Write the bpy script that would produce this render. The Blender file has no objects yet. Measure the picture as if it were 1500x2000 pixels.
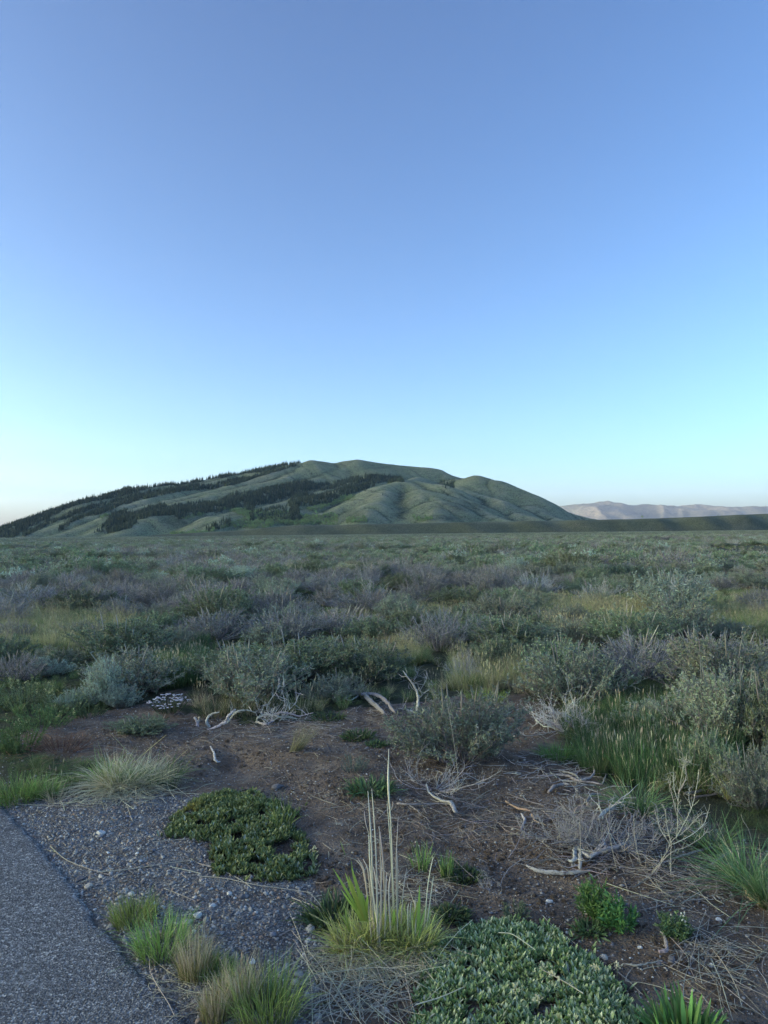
import bpy, math, random
import numpy as np
from mathutils import Matrix, Vector

R = math.radians
scene = bpy.context.scene
COL = scene.collection
rng = np.random.default_rng(7)

# ------------------------------------------------------------------ camera, light, exposure
FPX, CAMZ, PITCH, ROLL = 1400.0, 1.6, math.atan(42 / 1400), 0.0107
cp, sp, cr, sr = math.cos(PITCH), math.sin(PITCH), math.cos(ROLL), math.sin(ROLL)
FWD = np.array([0, cp, sp]); UP0 = np.array([0, -sp, cp]); RT0 = np.array([1.0, 0, 0])
RT = cr * RT0 - sr * UP0
UP = sr * RT0 + cr * UP0
cam_d = bpy.data.cameras.new('camera')
cam = bpy.data.objects.new('camera', cam_d); COL.objects.link(cam)
cam.matrix_world = Matrix(((RT[0], UP[0], -FWD[0], 0), (RT[1], UP[1], -FWD[1], 0), (RT[2], UP[2], -FWD[2], CAMZ), (0, 0, 0, 1)))
cam_d.sensor_fit = 'VERTICAL'; cam_d.sensor_height = 36; cam_d.lens = 36 * FPX / 2000
cam_d.clip_start = 0.05; cam_d.clip_end = 150000
scene.camera = cam

SUN_EL, SUN_AZ = 4.5, 262.0          # azimuth clockwise from +Y: low to the left and a little behind the camera
world = bpy.data.worlds.new('World'); scene.world = world; world.use_nodes = True
wn = world.node_tree; wn.nodes.clear()
sky = wn.nodes.new('ShaderNodeTexSky'); sky.sky_type = 'NISHITA'; sky.sun_disc = False
sky.sun_elevation = R(SUN_EL); sky.sun_rotation = R(SUN_AZ)
sky.air_density = 0.7; sky.dust_density = 10.0; sky.ozone_density = 1.8; sky.altitude = 1900
bg = wn.nodes.new('ShaderNodeBackground'); bg.inputs['Strength'].default_value = 0.15
wo = wn.nodes.new('ShaderNodeOutputWorld')
sx = wn.nodes.new('ShaderNodeSeparateColor'); cx_ = wn.nodes.new('ShaderNodeCombineColor'); wn.links.new(sky.outputs[0], sx.inputs[0])
for i_, (g_, t_) in enumerate(((1.2, .735), (1.25, .722), (1.15, .70))):       # evening contrast between the sun's side and the far side
    pw = wn.nodes.new('ShaderNodeMath'); pw.operation = 'POWER'; pw.inputs[1].default_value = g_; ml = wn.nodes.new('ShaderNodeMath'); ml.operation = 'MULTIPLY'; ml.inputs[1].default_value = t_
    wn.links.new(sx.outputs[i_], pw.inputs[0]); wn.links.new(pw.outputs[0], ml.inputs[0]); wn.links.new(ml.outputs[0], cx_.inputs[i_])
wn.links.new(cx_.outputs[0], bg.inputs[0]); wn.links.new(bg.outputs[0], wo.inputs[0])
sun_d = bpy.data.lights.new('sun', 'SUN'); sun_d.energy = 4.0; sun_d.angle = R(0.5); sun_d.color = (1.0, 0.80, 0.64)
sun = bpy.data.objects.new('sun', sun_d); COL.objects.link(sun)
sdir = Vector((math.sin(R(SUN_AZ)) * math.cos(R(SUN_EL)), math.cos(R(SUN_AZ)) * math.cos(R(SUN_EL)), math.sin(R(SUN_EL))))
sun.rotation_euler = sdir.to_track_quat('Z', 'Y').to_euler()
scene.view_settings.view_transform = 'Standard'; scene.view_settings.look = 'None'
scene.view_settings.exposure = 2.53; scene.view_settings.gamma = 1.0
scene.view_settings.use_curve_mapping = False
scene.render.engine = 'CYCLES'
scene.cycles.max_bounces = 6; scene.cycles.diffuse_bounces = 3; scene.cycles.transparent_max_bounces = 4
scene.cycles.use_denoising = True; scene.cycles.use_light_tree = False

# ------------------------------------------------------------------ numbers
def ray(px, py):
    u = np.asarray(px, float) - 750; v = np.asarray(py, float) - 1000
    u0 = u * cr - v * sr; v0 = v * cr + u * sr
    return FPX * FWD + u0[..., None] * RT0 - v0[..., None] * UP0

def project(p):
    p = np.asarray(p, float); d = p - np.array([0, 0, CAMZ])
    z = d @ FWD
    z = np.where(np.abs(z) < 1e-6, 1e-6, z)
    px = 750 + FPX * (d @ RT) / z; py = 1000 - FPX * (d @ UP) / z
    return np.where(z > 0.05, px, -1e5), np.where(z > 0.05, py, -1e5)

def _hash(ix, iy, seed):
    h = (ix.astype(np.int64) * 374761393 + iy.astype(np.int64) * 668265263 + seed * 974634777) & 0x7fffffff
    h = ((h ^ (h >> 13)) * 1274126177) & 0x7fffffff
    return ((h ^ (h >> 16)) & 0xffff) / 65535.0

def vn(x, y, s, seed=0):
    """smooth value noise, -1..1, cell size s"""
    x = np.asarray(x, float) / s; y = np.asarray(y, float) / s
    ix = np.floor(x); iy = np.floor(y); fx = x - ix; fy = y - iy
    fx = fx * fx * (3 - 2 * fx); fy = fy * fy * (3 - 2 * fy)
    a = _hash(ix, iy, seed); b = _hash(ix + 1, iy, seed); c = _hash(ix, iy + 1, seed); d = _hash(ix + 1, iy + 1, seed)
    return ((a * (1 - fx) + b * fx) * (1 - fy) + (c * (1 - fx) + d * fx) * fy) * 2 - 1

def fbm(x, y, s, oct=4, seed=0, gain=0.5):
    t = 0; a = 1.0
    for k in range(oct):
        c, q = math.cos(k * 0.9 + .4), math.sin(k * 0.9 + .4)
        t = t + a * vn(x * c - y * q + 31.7 * k, x * q + y * c, s / 2 ** k, seed + k); a *= gain
    return t

def sstep(a, b, x):
    t = np.clip((x - a) / (b - a), 0, 1); return t * t * (3 - 2 * t)

def inpoly(px, py, poly):
    px = np.asarray(px); py = np.asarray(py); ins = np.zeros(px.shape, bool); n = len(poly)
    for i in range(n):
        x1, y1 = poly[i]; x2, y2 = poly[(i + 1) % n]
        if y1 == y2: continue
        c = ((y1 > py) != (y2 > py)) & (px < (x2 - x1) * (py - y1) / (y2 - y1) + x1)
        ins ^= c
    return ins

def P0(px, py, z=0.0):
    r = ray(px, py); t = (z - CAMZ) / r[..., 2]; return np.array([0, 0, CAMZ]) + r * np.asarray(t)[..., None]

EA = P0(0., 1568.); EB = P0(362., 2000.)
ED = (EB - EA)[:2]; ED /= np.linalg.norm(ED); EN = np.array([-ED[1], ED[0]])
if EN[0] < 0: EN = -EN
def edge_dist(x, y):
    """metres to the right of the asphalt's edge (negative on the asphalt)"""
    return (x - EA[0]) * EN[0] + (y - EA[1]) * EN[1]

def hn(x, y):
    """height of the ground of the plain"""
    x = np.asarray(x, float); y = np.asarray(y, float)
    de = edge_dist(x, y); r = np.hypot(x, y)
    f = sstep(0.0, 0.7, de)
    near = 0.028 * fbm(x, y, 1.1, 3, 3) + 0.010 * vn(x, y, 0.16, 9) + 0.005 * vn(x, y, 0.07, 11)
    pit = -0.07 * np.exp(-(((x + 1.05) ** 2 + (y - 5.1) ** 2) / 0.05)) + 0.05 * np.exp(-(((x - 1.2) ** 2 + (y - 3.95) ** 2) / 0.18))
    big = 0.10 * fbm(x, y, 7.0, 2, 21) * sstep(6, 14, r)
    return f * (near + pit) * (1 - sstep(60, 200, r)) + big * sstep(0, 2, de) * (1 - sstep(200, 900, r)) - 0.004 * (1 - f)

def P(px, py, lift=0.0):
    z = 0.0
    for _ in range(8):
        p = P0(px, py, z + lift); z = hn(p[..., 0], p[..., 1])
        z = float(z) if np.ndim(z) == 0 else z
        if np.ndim(z): break
    return p

def Q(px, py, Y):
    """the point on the sight line at depth Y"""
    r = ray(px, py); return np.array([0, 0, CAMZ]) + r * (Y / r[..., 1])

# ------------------------------------------------------------------ mesh helpers
def new_mesh(name, V, F, mat=None, col=None, smooth=False, parent=None, link=True, midx=None):
    """V (n,3); F list of int arrays with 3 or 4 columns"""
    if not isinstance(F, (list, tuple)): F = [F]
    F = [np.asarray(f, np.int32) for f in F if len(f)]
    me = bpy.data.meshes.new(name)
    V = np.asarray(V, np.float32)
    me.vertices.add(len(V)); me.vertices.foreach_set('co', V.ravel())
    loops = np.concatenate([f.ravel() for f in F]); sizes = np.concatenate([np.full(len(f), f.shape[1], np.int32) for f in F])
    me.loops.add(len(loops)); me.loops.foreach_set('vertex_index', loops)
    me.polygons.add(len(sizes)); starts = np.zeros(len(sizes), np.int32); starts[1:] = np.cumsum(sizes)[:-1]
    me.polygons.foreach_set('loop_start', starts); me.polygons.foreach_set('loop_total', sizes)
    if smooth: me.polygons.foreach_set('use_smooth', np.ones(len(sizes), bool))
    if col is not None:
        c = np.ones((len(V), 4), np.float32); c[:, :3] = col
        a = me.attributes.new('col', 'FLOAT_COLOR', 'POINT'); a.data.foreach_set('color', c.ravel())
    if mat is not None:
        for m in (mat if isinstance(mat, (list, tuple)) else [mat]): me.materials.append(m)
    if midx is not None: me.polygons.foreach_set('material_index', np.asarray(midx, np.int32))
    me.update(calc_edges=True); me.validate()
    ob = bpy.data.objects.new(name, me)
    if link: COL.objects.link(ob)
    if parent is not None: ob.parent = parent
    return ob

def tag(o, label=None, cat=None, group=None, kind=None):
    if label: o['label'] = label
    if cat: o['category'] = cat
    if group: o['group'] = group
    if kind: o['kind'] = kind
    return o

def empty(name, loc, label=None, cat=None, group=None, rz=0, scale=None):
    o = bpy.data.objects.new(name, None); COL.objects.link(o); o.location = [float(v) for v in loc]
    o.rotation_euler = (0, 0, rz); o.empty_display_size = 0.1
    if scale is not None: o.scale = scale
    return tag(o, label, cat, group)

def copy_tree(o, parent=None):
    c = o.copy(); COL.objects.link(c)
    if parent is not None: c.parent = parent
    for ch in list(KIDS.get(o.name, ())): copy_tree(ch, c)
    return c
KIDS = {}

class MB:
    def __init__(s): s.V = []; s.Q = []; s.T = []; s.C = []; s.n = 0
    def add(s, V, quads=None, tris=None, col=None):
        V = np.asarray(V, np.float32).reshape(-1, 3)
        if quads is not None and len(quads): s.Q.append(np.asarray(quads) + s.n)
        if tris is not None and len(tris): s.T.append(np.asarray(tris) + s.n)
        c = np.empty((len(V), 3), np.float32); c[:] = (col if col is not None else (.5, .5, .5)); s.C.append(c)
        s.V.append(V); s.n += len(V)
    def build(s, name, mat, **k):
        F = []
        if s.Q: F.append(np.concatenate(s.Q))
        if s.T: F.append(np.concatenate(s.T))
        return new_mesh(name, np.concatenate(s.V), F, mat, np.concatenate(s.C), **k)

def norm(v): return v / (np.linalg.norm(v, axis=-1, keepdims=True) + 1e-9)
def rand_dir(n, g=None):
    g = g or rng; v = g.normal(size=(n, 3)); return norm(v)

def ribbons(mb, base, d, L, W, bend, prof, c0, c1, side=None, fold=0.0):
    """curved flat blades. base,d,bend (n,3); L,W (n,); prof: widths along the blade; colours (n,3)"""
    n = len(base); k = len(prof); t = np.linspace(0, 1, k)[None, :, None]
    ctr = base[:, None] + d[:, None] * (L[:, None, None] * t) + bend[:, None] * (L[:, None, None] * t * t)
    if side is None:
        side = np.cross(d, rand_dir(n)); side = norm(side)
    w = (W[:, None] * np.asarray(prof)[None, :])[..., None] * .5
    a = ctr - side[:, None] * w; b = ctr + side[:, None] * w
    c = c0[:, None] * (1 - t) + c1[:, None] * t
    V = np.stack([a, b], 2).reshape(n, k * 2, 3); C = np.repeat(c, 2, axis=1).reshape(-1, 3)
    i = np.arange(k - 1); q = np.stack([2 * i, 2 * i + 1, 2 * i + 3, 2 * i + 2], 1)
    Fq = (q[None] + (np.arange(n) * k * 2)[:, None, None]).reshape(-1, 4)
    mb.add(V.reshape(-1, 3), quads=Fq, col=C)

def tubes(mb, paths, rad, sides, c0, c1, cap=False):
    """paths (n,k,3), rad (n,k), colours (n,3)"""
    n, k, _ = paths.shape
    tan = np.gradient(paths, axis=1); tan = norm(tan)
    ref = np.tile(norm(np.array([0.31, 0.52, 0.79])), (n, k, 1))
    u = norm(np.cross(tan, ref)); v = np.cross(tan, u)
    ang = np.arange(sides) / sides * 2 * math.pi
    ring = u[:, :, None] * np.cos(ang)[None, None, :, None] + v[:, :, None] * np.sin(ang)[None, None, :, None]
    r = rad[..., None, None] if rad.ndim == 2 else rad[..., None]
    V = paths[:, :, None] + ring * r
    t = np.linspace(0, 1, k)[None, :, None]
    c = c0[:, None] * (1 - t) + c1[:, None] * t; C = np.repeat(c, sides, axis=1).reshape(-1, 3)
    i, j = np.meshgrid(np.arange(k - 1), np.arange(sides), indexing='ij'); j2 = (j + 1) % sides
    q = np.stack([i * sides + j, i * sides + j2, (i + 1) * sides + j2, (i + 1) * sides + j], -1).reshape(-1, 4)
    Fq = (q[None] + (np.arange(n) * k * sides)[:, None, None]).reshape(-1, 4)
    T = None
    if cap and sides >= 3:
        jj = np.arange(1, sides - 1); e = (k - 1) * sides
        t0 = np.stack([np.zeros_like(jj), jj + 1, jj], 1); t1 = np.stack([np.full_like(jj, e), e + jj, e + jj + 1], 1)
        T = (np.concatenate([t0, t1])[None] + (np.arange(n) * k * sides)[:, None, None]).reshape(-1, 3)
    mb.add(V.reshape(-1, 3), quads=Fq, tris=T, col=C)

def smooth_path(pts, k):
    """Catmull-Rom through pts, k samples"""
    p = np.asarray(pts, float); p = np.vstack([2 * p[0] - p[1], p, 2 * p[-1] - p[-2]])
    m = len(p) - 3; t = np.linspace(0, m, k); i = np.minimum(t.astype(int), m - 1); f = (t - i)[:, None]
    a, b, c, d = p[i], p[i + 1], p[i + 2], p[i + 3]
    return 0.5 * ((2 * b) + (-a + c) * f + (2 * a - 5 * b + 4 * c - d) * f ** 2 + (-a + 3 * b - 3 * c + d) * f ** 3)

# ------------------------------------------------------------------ materials
def mat(name):
    m = bpy.data.materials.new(name); m.use_nodes = True; nt = m.node_tree; nt.nodes.clear()
    out = nt.nodes.new('ShaderNodeOutputMaterial'); b = nt.nodes.new('ShaderNodeBsdfPrincipled')
    nt.links.new(b.outputs[0], out.inputs[0]); b.inputs['Roughness'].default_value = .8
    b.inputs['Specular IOR Level'].default_value = .25
    return m, nt, b, out
class N:
    """tiny node-graph writer"""
    def __init__(s, nt): s.nt = nt
    def n(s, t, **k):
        x = s.nt.nodes.new(t)
        for a, v in k.items(): setattr(x, a, v)
        return x
    def l(s, a, b): s.nt.links.new(a, b)
    def coord(s): return s.n('ShaderNodeTexCoord').outputs['Object']
    def noise(s, vec, scale, detail=4, rough=.55, dist=0):
        x = s.n('ShaderNodeTexNoise'); x.inputs['Scale'].default_value = scale; x.inputs['Detail'].default_value = detail
        x.inputs['Roughness'].default_value = rough; x.inputs['Distortion'].default_value = dist
        if vec is not None: s.l(vec, x.inputs['Vector'])
        return x.outputs['Fac']
    def voro(s, vec, scale, out='Color', feat='F1'):
        x = s.n('ShaderNodeTexVoronoi'); x.feature = feat; x.inputs['Scale'].default_value = scale
        if vec is not None: s.l(vec, x.inputs['Vector'])
        return x.outputs[out]
    def ramp(s, fac, stops, mode='LINEAR'):
        x = s.n('ShaderNodeValToRGB'); x.color_ramp.interpolation = mode; e = x.color_ramp.elements
        while len(e) < len(stops): e.new(.5)
        for i, (p, c) in enumerate(stops):
            e[i].position = p; e[i].color = (*c, 1) if len(c) == 3 else c
        s.l(fac, x.inputs[0]); return x.outputs[0]
    def mix(s, fac, a, b, mode='MIX'):
        x = s.n('ShaderNodeMix'); x.data_type = 'RGBA'; x.blend_type = mode
        for sock, v in ((x.inputs[0], fac), (x.inputs[6], a), (x.inputs[7], b)):
            if hasattr(v, 'is_linked'): s.l(v, sock)
            elif isinstance(v, (int, float)): sock.default_value = v
            else: sock.default_value = (*v, 1)
        return x.outputs[2]
    def math(s, op, a, b=0.0):
        x = s.n('ShaderNodeMath'); x.operation = op
        for i, v in enumerate((a, b)):
            if hasattr(v, 'is_linked'): s.l(v, x.inputs[i])
            else: x.inputs[i].default_value = v
        return x.outputs[0]
    def attr(s, name):
        x = s.n('ShaderNodeAttribute'); x.attribute_name = name; return x.outputs['Color']
    def sep(s, c):
        x = s.n('ShaderNodeSeparateColor'); s.l(c, x.inputs[0]); return x.outputs
    def hsv(s, col, h=.5, sat=1., v=1.):
        x = s.n('ShaderNodeHueSaturation')
        for sock, q in ((x.inputs['Hue'], h), (x.inputs['Saturation'], sat), (x.inputs['Value'], v)):
            if hasattr(q, 'is_linked'): s.l(q, sock)
            else: sock.default_value = q
        s.l(col, x.inputs['Color']); return x.outputs[0]
    def rnd(s): return s.n('ShaderNodeObjectInfo').outputs['Random']
    def maprange(s, v, a, b, c, d):
        x = s.n('ShaderNodeMapRange')
        s.l(v, x.inputs[0])
        for i, q in enumerate((a, b, c, d)): x.inputs[i + 1].default_value = q
        return x.outputs[0]
    def bump(s, h, strength, dist, bs):
        x = s.n('ShaderNodeBump'); x.inputs['Strength'].default_value = strength; x.inputs['Distance'].default_value = dist
        s.l(h, x.inputs['Height']); s.l(x.outputs[0], bs.inputs['Normal']); return x

def plant_material(name, transl=.3, rough=.6, vary=.25):
    m, nt, b, out = mat(name); g = N(nt)
    c = g.attr('col'); r = g.rnd()
    c = g.hsv(c, g.maprange(r, 0, 1, .48, .52), 1.0, g.maprange(r, 0, 1, 1 - vary, 1 + vary))
    g.l(c, b.inputs['Base Color']); b.inputs['Roughness'].default_value = rough
    if transl:
        tr = g.n('ShaderNodeBsdfTranslucent'); g.l(c, tr.inputs[0]); mx = g.n('ShaderNodeMixShader'); mx.inputs[0].default_value = transl
        g.l(b.outputs[0], mx.inputs[1]); g.l(tr.outputs[0], mx.inputs[2]); g.l(mx.outputs[0], out.inputs[0])
    return m
M_LEAF = plant_material('leaf', .15); M_GRASS = plant_material('grass_blade', .2, .5, .2)
M_TWIG = plant_material('twig', 0, .85, .2); M_CONIFER = plant_material('conifer_needles', 0, .85, .25)
M_PETAL = plant_material('petal', .3, .6, .05)

m, nt, b, out = mat('weathered_wood'); g = N(nt); M_WOOD = m
v = g.coord(); c = g.attr('col')
gr = g.noise(v, 60, 5, .7, .6); fine = g.noise(v, 320, 3, .6)
c = g.mix(g.ramp(gr, [(.35, (.75,) * 3), (.5, (0,) * 3)]), c, (.10, .085, .075)); c = g.mix(.35, c, g.ramp(fine, [(.3, (.12, .11, .1)), (.7, (.62, .58, .54))]), 'OVERLAY')
g.l(c, b.inputs['Base Color']); g.bump(gr, .6, .004, b); b.inputs['Roughness'].default_value = .85

m, nt, b, out = mat('river_stone'); g = N(nt); M_STONE = m
v = g.coord(); r = g.rnd()
c = g.ramp(r, [(0, (0.167, 0.159, 0.167)), (.25, (0.283, 0.275, 0.275)), (.45, (0.400, 0.392, 0.384)), (.6, (0.333, 0.250, 0.200)), (.72, (0.500, 0.451, 0.384)), (.86, (0.250, 0.250, 0.283)), (.955, (0.575, 0.564, 0.540)), (.99, (0.805, 0.805, 0.782))], 'CONSTANT')
c = g.mix(.3, c, g.ramp(g.noise(v, 9, 5, .7), [(.3, (.1, .1, .1)), (.7, (.9, .88, .85))]), 'OVERLAY')
g.l(c, b.inputs['Base Color']); g.bump(g.noise(v, 25, 4), .25, .05, b); b.inputs['Roughness'].default_value = .75
m2 = m.copy(); m2.name = 'pale_stone'; M_PALE = m2
for x in m2.node_tree.nodes:
    if x.type == 'VALTORGB' and x.color_ramp.interpolation == 'CONSTANT':
        for i, e in enumerate(x.color_ramp.elements): e.color = (.55 + .03 * i, .54 + .03 * i, .52 + .03 * i, 1)

m, nt, b, out = mat('asphalt'); g = N(nt); M_ASPHALT = m
v = g.coord()
sp1 = g.sep(g.voro(v, 120))[0]; sp2 = g.sep(g.voro(v, 210))[1]
c = g.ramp(sp1, [(0, (0.078, 0.078, 0.085)), (.5, (0.179, 0.179, 0.184)), (.75, (0.356, 0.356, 0.356)), (.93, (0.795, 0.774, 0.732))], 'CONSTANT')
c2 = g.ramp(sp2, [(0, (0.072, 0.072, 0.075)), (.6, (0.241, 0.241, 0.246)), (.9, (0.643, 0.643, 0.623))], 'CONSTANT')
c = g.mix(.5, c, c2); c = g.mix(g.ramp(g.noise(v, 1.6, 5, .6), [(.35, (.0,) * 3), (.75, (.35,) * 3)]), c, (.085, .08, .075))
g.l(c, b.inputs['Base Color']); b.inputs['Roughness'].default_value = .8
hgt = g.math('ADD', g.voro(v, 120, 'Distance'), g.noise(v, 90, 3)); g.bump(hgt, .9, .006, b)

m, nt, b, out = mat('plain_soil'); g = N(nt); M_SOIL = m
v = g.coord(); z = g.sep(g.attr('col'))
soil = g.ramp(g.noise(v, 5, 10, .72), [(.32, (.12, .084, .060)), (.5, (.24, .175, .128)), (.68, (.38, .30, .225))])
peb = g.sep(g.voro(v, 95))[0]; peb2 = g.sep(g.voro(v, 170))[1]
soil = g.mix(g.ramp(peb, [(.0, (0,) * 3), (.80, (.0,) * 3), (.86, (.85,) * 3)]), soil, g.ramp(peb2, [(0, (.10, .085, .08)), (1, (.27, .24, .21))]))
grv = g.ramp(g.sep(g.voro(v, 110))[0], [(0, (0.156, 0.148, 0.140)), (.4, (0.281, 0.273, 0.257)), (.8, (0.421, 0.413, 0.390)), (.95, (0.593, 0.577, 0.546))])
grv = g.mix(g.ramp(g.noise(v, 7, 6, .7), [(.40, (0,) * 3), (.60, (.8,) * 3)]), grv, (.17, .135, .11))
gn = g.noise(v, .8, 8, .7); gn2 = g.noise(v, 9, 6, .7)
gra = g.ramp(gn, [(.3, (.055, .065, .038)), (.5, (.085, .10, .055)), (.66, (.14, .135, .08)), (.8, (.18, .165, .11))])
gra = g.mix(g.ramp(gn2, [(.35, (.6,) * 3), (.6, (0,) * 3)]), gra, (.032, .026, .02))
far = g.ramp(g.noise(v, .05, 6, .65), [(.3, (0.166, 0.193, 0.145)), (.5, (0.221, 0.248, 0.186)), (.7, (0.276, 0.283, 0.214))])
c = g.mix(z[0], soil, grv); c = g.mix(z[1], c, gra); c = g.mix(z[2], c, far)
g.l(c, b.inputs['Base Color']); b.inputs['Roughness'].default_value = .95
h1 = g.math('ADD', g.noise(v, 14, 8, .75), g.math('MULTIPLY', g.voro(v, 95, 'Distance'), .35)); g.bump(h1, 1.0, .045, b)

def hill_material(name, cols, s1=.004, s2=.03, dark=(.030, .042, .028), bump=3.0):
    m, nt, b, out = mat(name); g = N(nt); v = g.coord(); a = g.sep(g.attr('col'))
    n1 = g.noise(v, s1, 8, .62, .4); n2 = g.noise(v, s2, 8, .75); n3 = g.noise(v, s2 * 6, 5, .8)
    c = g.ramp(n1, [(.32, cols[0]), (.5, cols[1]), (.68, cols[2])])
    c = g.mix(g.ramp(n2, [(.42, (0,) * 3), (.60, (.65,) * 3)]), c, cols[3])
    c = g.mix(g.ramp(n3, [(.48, (0,) * 3), (.57, (.85,) * 3)]), c, dark)
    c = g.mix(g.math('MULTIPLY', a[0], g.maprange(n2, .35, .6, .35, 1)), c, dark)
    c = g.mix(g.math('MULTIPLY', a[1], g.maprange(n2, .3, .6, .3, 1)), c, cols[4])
    g.l(c, b.inputs['Base Color']); b.inputs['Roughness'].default_value = .95; b.inputs['Specular IOR Level'].default_value = .1
    g.bump(g.math('ADD', n2, g.math('MULTIPLY', n3, .4)), .9, bump, b)
    return m
M_HILL = hill_material('hill_grass', [(0.181, 0.228, 0.133), (0.236, 0.283, 0.158), (0.307, 0.314, 0.196), (0.205, 0.221, 0.149), (0.393, 0.377, 0.267)])
M_TERR = hill_material('terrace_brush', [(0.111, 0.130, 0.081), (0.143, 0.156, 0.098), (0.176, 0.176, 0.117), (0.104, 0.117, 0.078), (0.221, 0.234, 0.156)], .01, .08, (0.039, 0.044, 0.031), 1.2)
M_FARM = hill_material('far_mountain', [(.09, .10, .075), (.14, .135, .105), (.20, .175, .135), (.16, .15, .12), (.2, .18, .15)], .0006, .0022, (.040, .052, .038), 40)

# ------------------------------------------------------------------ zones of the foreground, drawn over the ground
DIRT = [(-900, 2900), (-900, 1570), (120, 1562), (330, 1532), (130, 1480), (30, 1450), (60, 1420), (150, 1395), (262, 1372), (330, 1350), (370, 1392), (500, 1404), (640, 1396), (700, 1385), (850, 1372),
        (900, 1362), (1000, 1345), (1050, 1362), (1060, 1400), (1110, 1480), (1200, 1530), (1400, 1600), (1500, 1660), (2200, 1700), (2200, 2900)]
GRAVEL = [(-700, 3000), (-300, 1500), (30, 1560), (420, 1545), (440, 1600), (400, 1650), (460, 1700), (620, 1722), (680, 1800), (660, 1860), (640, 1960), (660, 2400), (700, 3000)]
def zones(x, y):
    jit = 20
    px, py = project(np.stack([x, y, np.zeros_like(x)], -1))
    px = px + jit * fbm(x, y, .35, 3, 41) * 1.5; px = px + 22 * vn(x, y, .045, 43) + 14 * vn(x, y, .02, 44); py = py + 5 * vn(x, y, .04, 45) + jit * fbm(x, y, .35, 3, 47) * (.35 + .0 * py)
    de = edge_dist(x, y)
    dirt = inpoly(px, py, DIRT) | (y < 2.2); grav = (inpoly(px, py, GRAVEL) | ((y < 2.2) & (de < 1.3))) & (de > -1)
    return dirt, grav
# ------------------------------------------------------------------ the plain
def axis(lo, hi, step, far, growth=1.13):
    a = list(np.arange(lo, hi + 1e-6, step)); s = step; p = hi
    while p < far: s *= growth; p += s; a.append(p)
    s = step; p = lo; b_ = []
    while p > -far: s *= growth; p -= s; b_.append(p)
    return np.array(b_[::-1] + a)
def grid_mesh(name, xs, ys, zf, m, colf=None, **k):
    X, Y = np.meshgrid(xs, ys); Z = zf(X, Y); ny, nx = X.shape
    V = np.stack([X, Y, Z], -1).reshape(-1, 3)
    i, j = np.meshgrid(np.arange(ny - 1), np.arange(nx - 1), indexing='ij'); o = i * nx + j
    Fq = np.stack([o, o + 1, o + nx + 1, o + nx], -1).reshape(-1, 4)
    return new_mesh(name, V, Fq, m, colf(X, Y, Z).reshape(-1, 3) if colf else None, smooth=True, **k)
gx = axis(-3.6, 3.6, .03, 60000, 1.10); gy = axis(1.6, 8.4, .03, 60000, 1.08)
def ground_col(X, Y, Z):
    d, gv = zones(X, Y); r = np.hypot(X, Y); front = Y > 0
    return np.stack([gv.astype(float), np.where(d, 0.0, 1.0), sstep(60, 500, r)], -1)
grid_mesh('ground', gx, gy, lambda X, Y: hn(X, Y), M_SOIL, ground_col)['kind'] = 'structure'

# asphalt path: a slab with a crumbled edge
s_ = np.concatenate([np.arange(-14, -3, .2), np.arange(-3, 4.5, .015), np.arange(4.5, 22, .25)])
w_ = np.array([0, .012, .03, .06, .2, .6, 1.2, 2.0, 3.0])
jit = .012 * vn(s_, s_ * 0, .11, 5) + .008 * vn(s_, s_ * 0, .035, 6) + .02 * vn(s_, s_ * 0, .9, 7)
S, W = np.meshgrid(s_, w_, indexing='ij')
off = -(W) + jit[:, None] * np.exp(-W * 4)
AX = EA[0] + ED[0] * S + EN[0] * off; AY = EA[1] + ED[1] * S + EN[1] * off
AZ = np.interp(W, [0, .012, .03, 3], [.004, .009, .012, .013])
V = np.stack([AX, AY, AZ], -1); Vb = V[:, 0].copy(); Vb[:, 2] = -.03
ns, nw = S.shape; i, j = np.meshgrid(np.arange(ns - 1), np.arange(nw - 1), indexing='ij'); o = i * nw + j
q1 = np.stack([o, o + nw, o + nw + 1, o + 1], -1).reshape(-1, 4)
ii = np.arange(ns - 1); base = ns * nw
q2 = np.stack([base + ii, base + ii + 1, (ii + 1) * nw, ii * nw], -1)
new_mesh('asphalt_path', np.vstack([V.reshape(-1, 3), Vb]), [np.vstack([q1, q2])], M_ASPHALT, smooth=False)['kind'] = 'structure'

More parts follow.
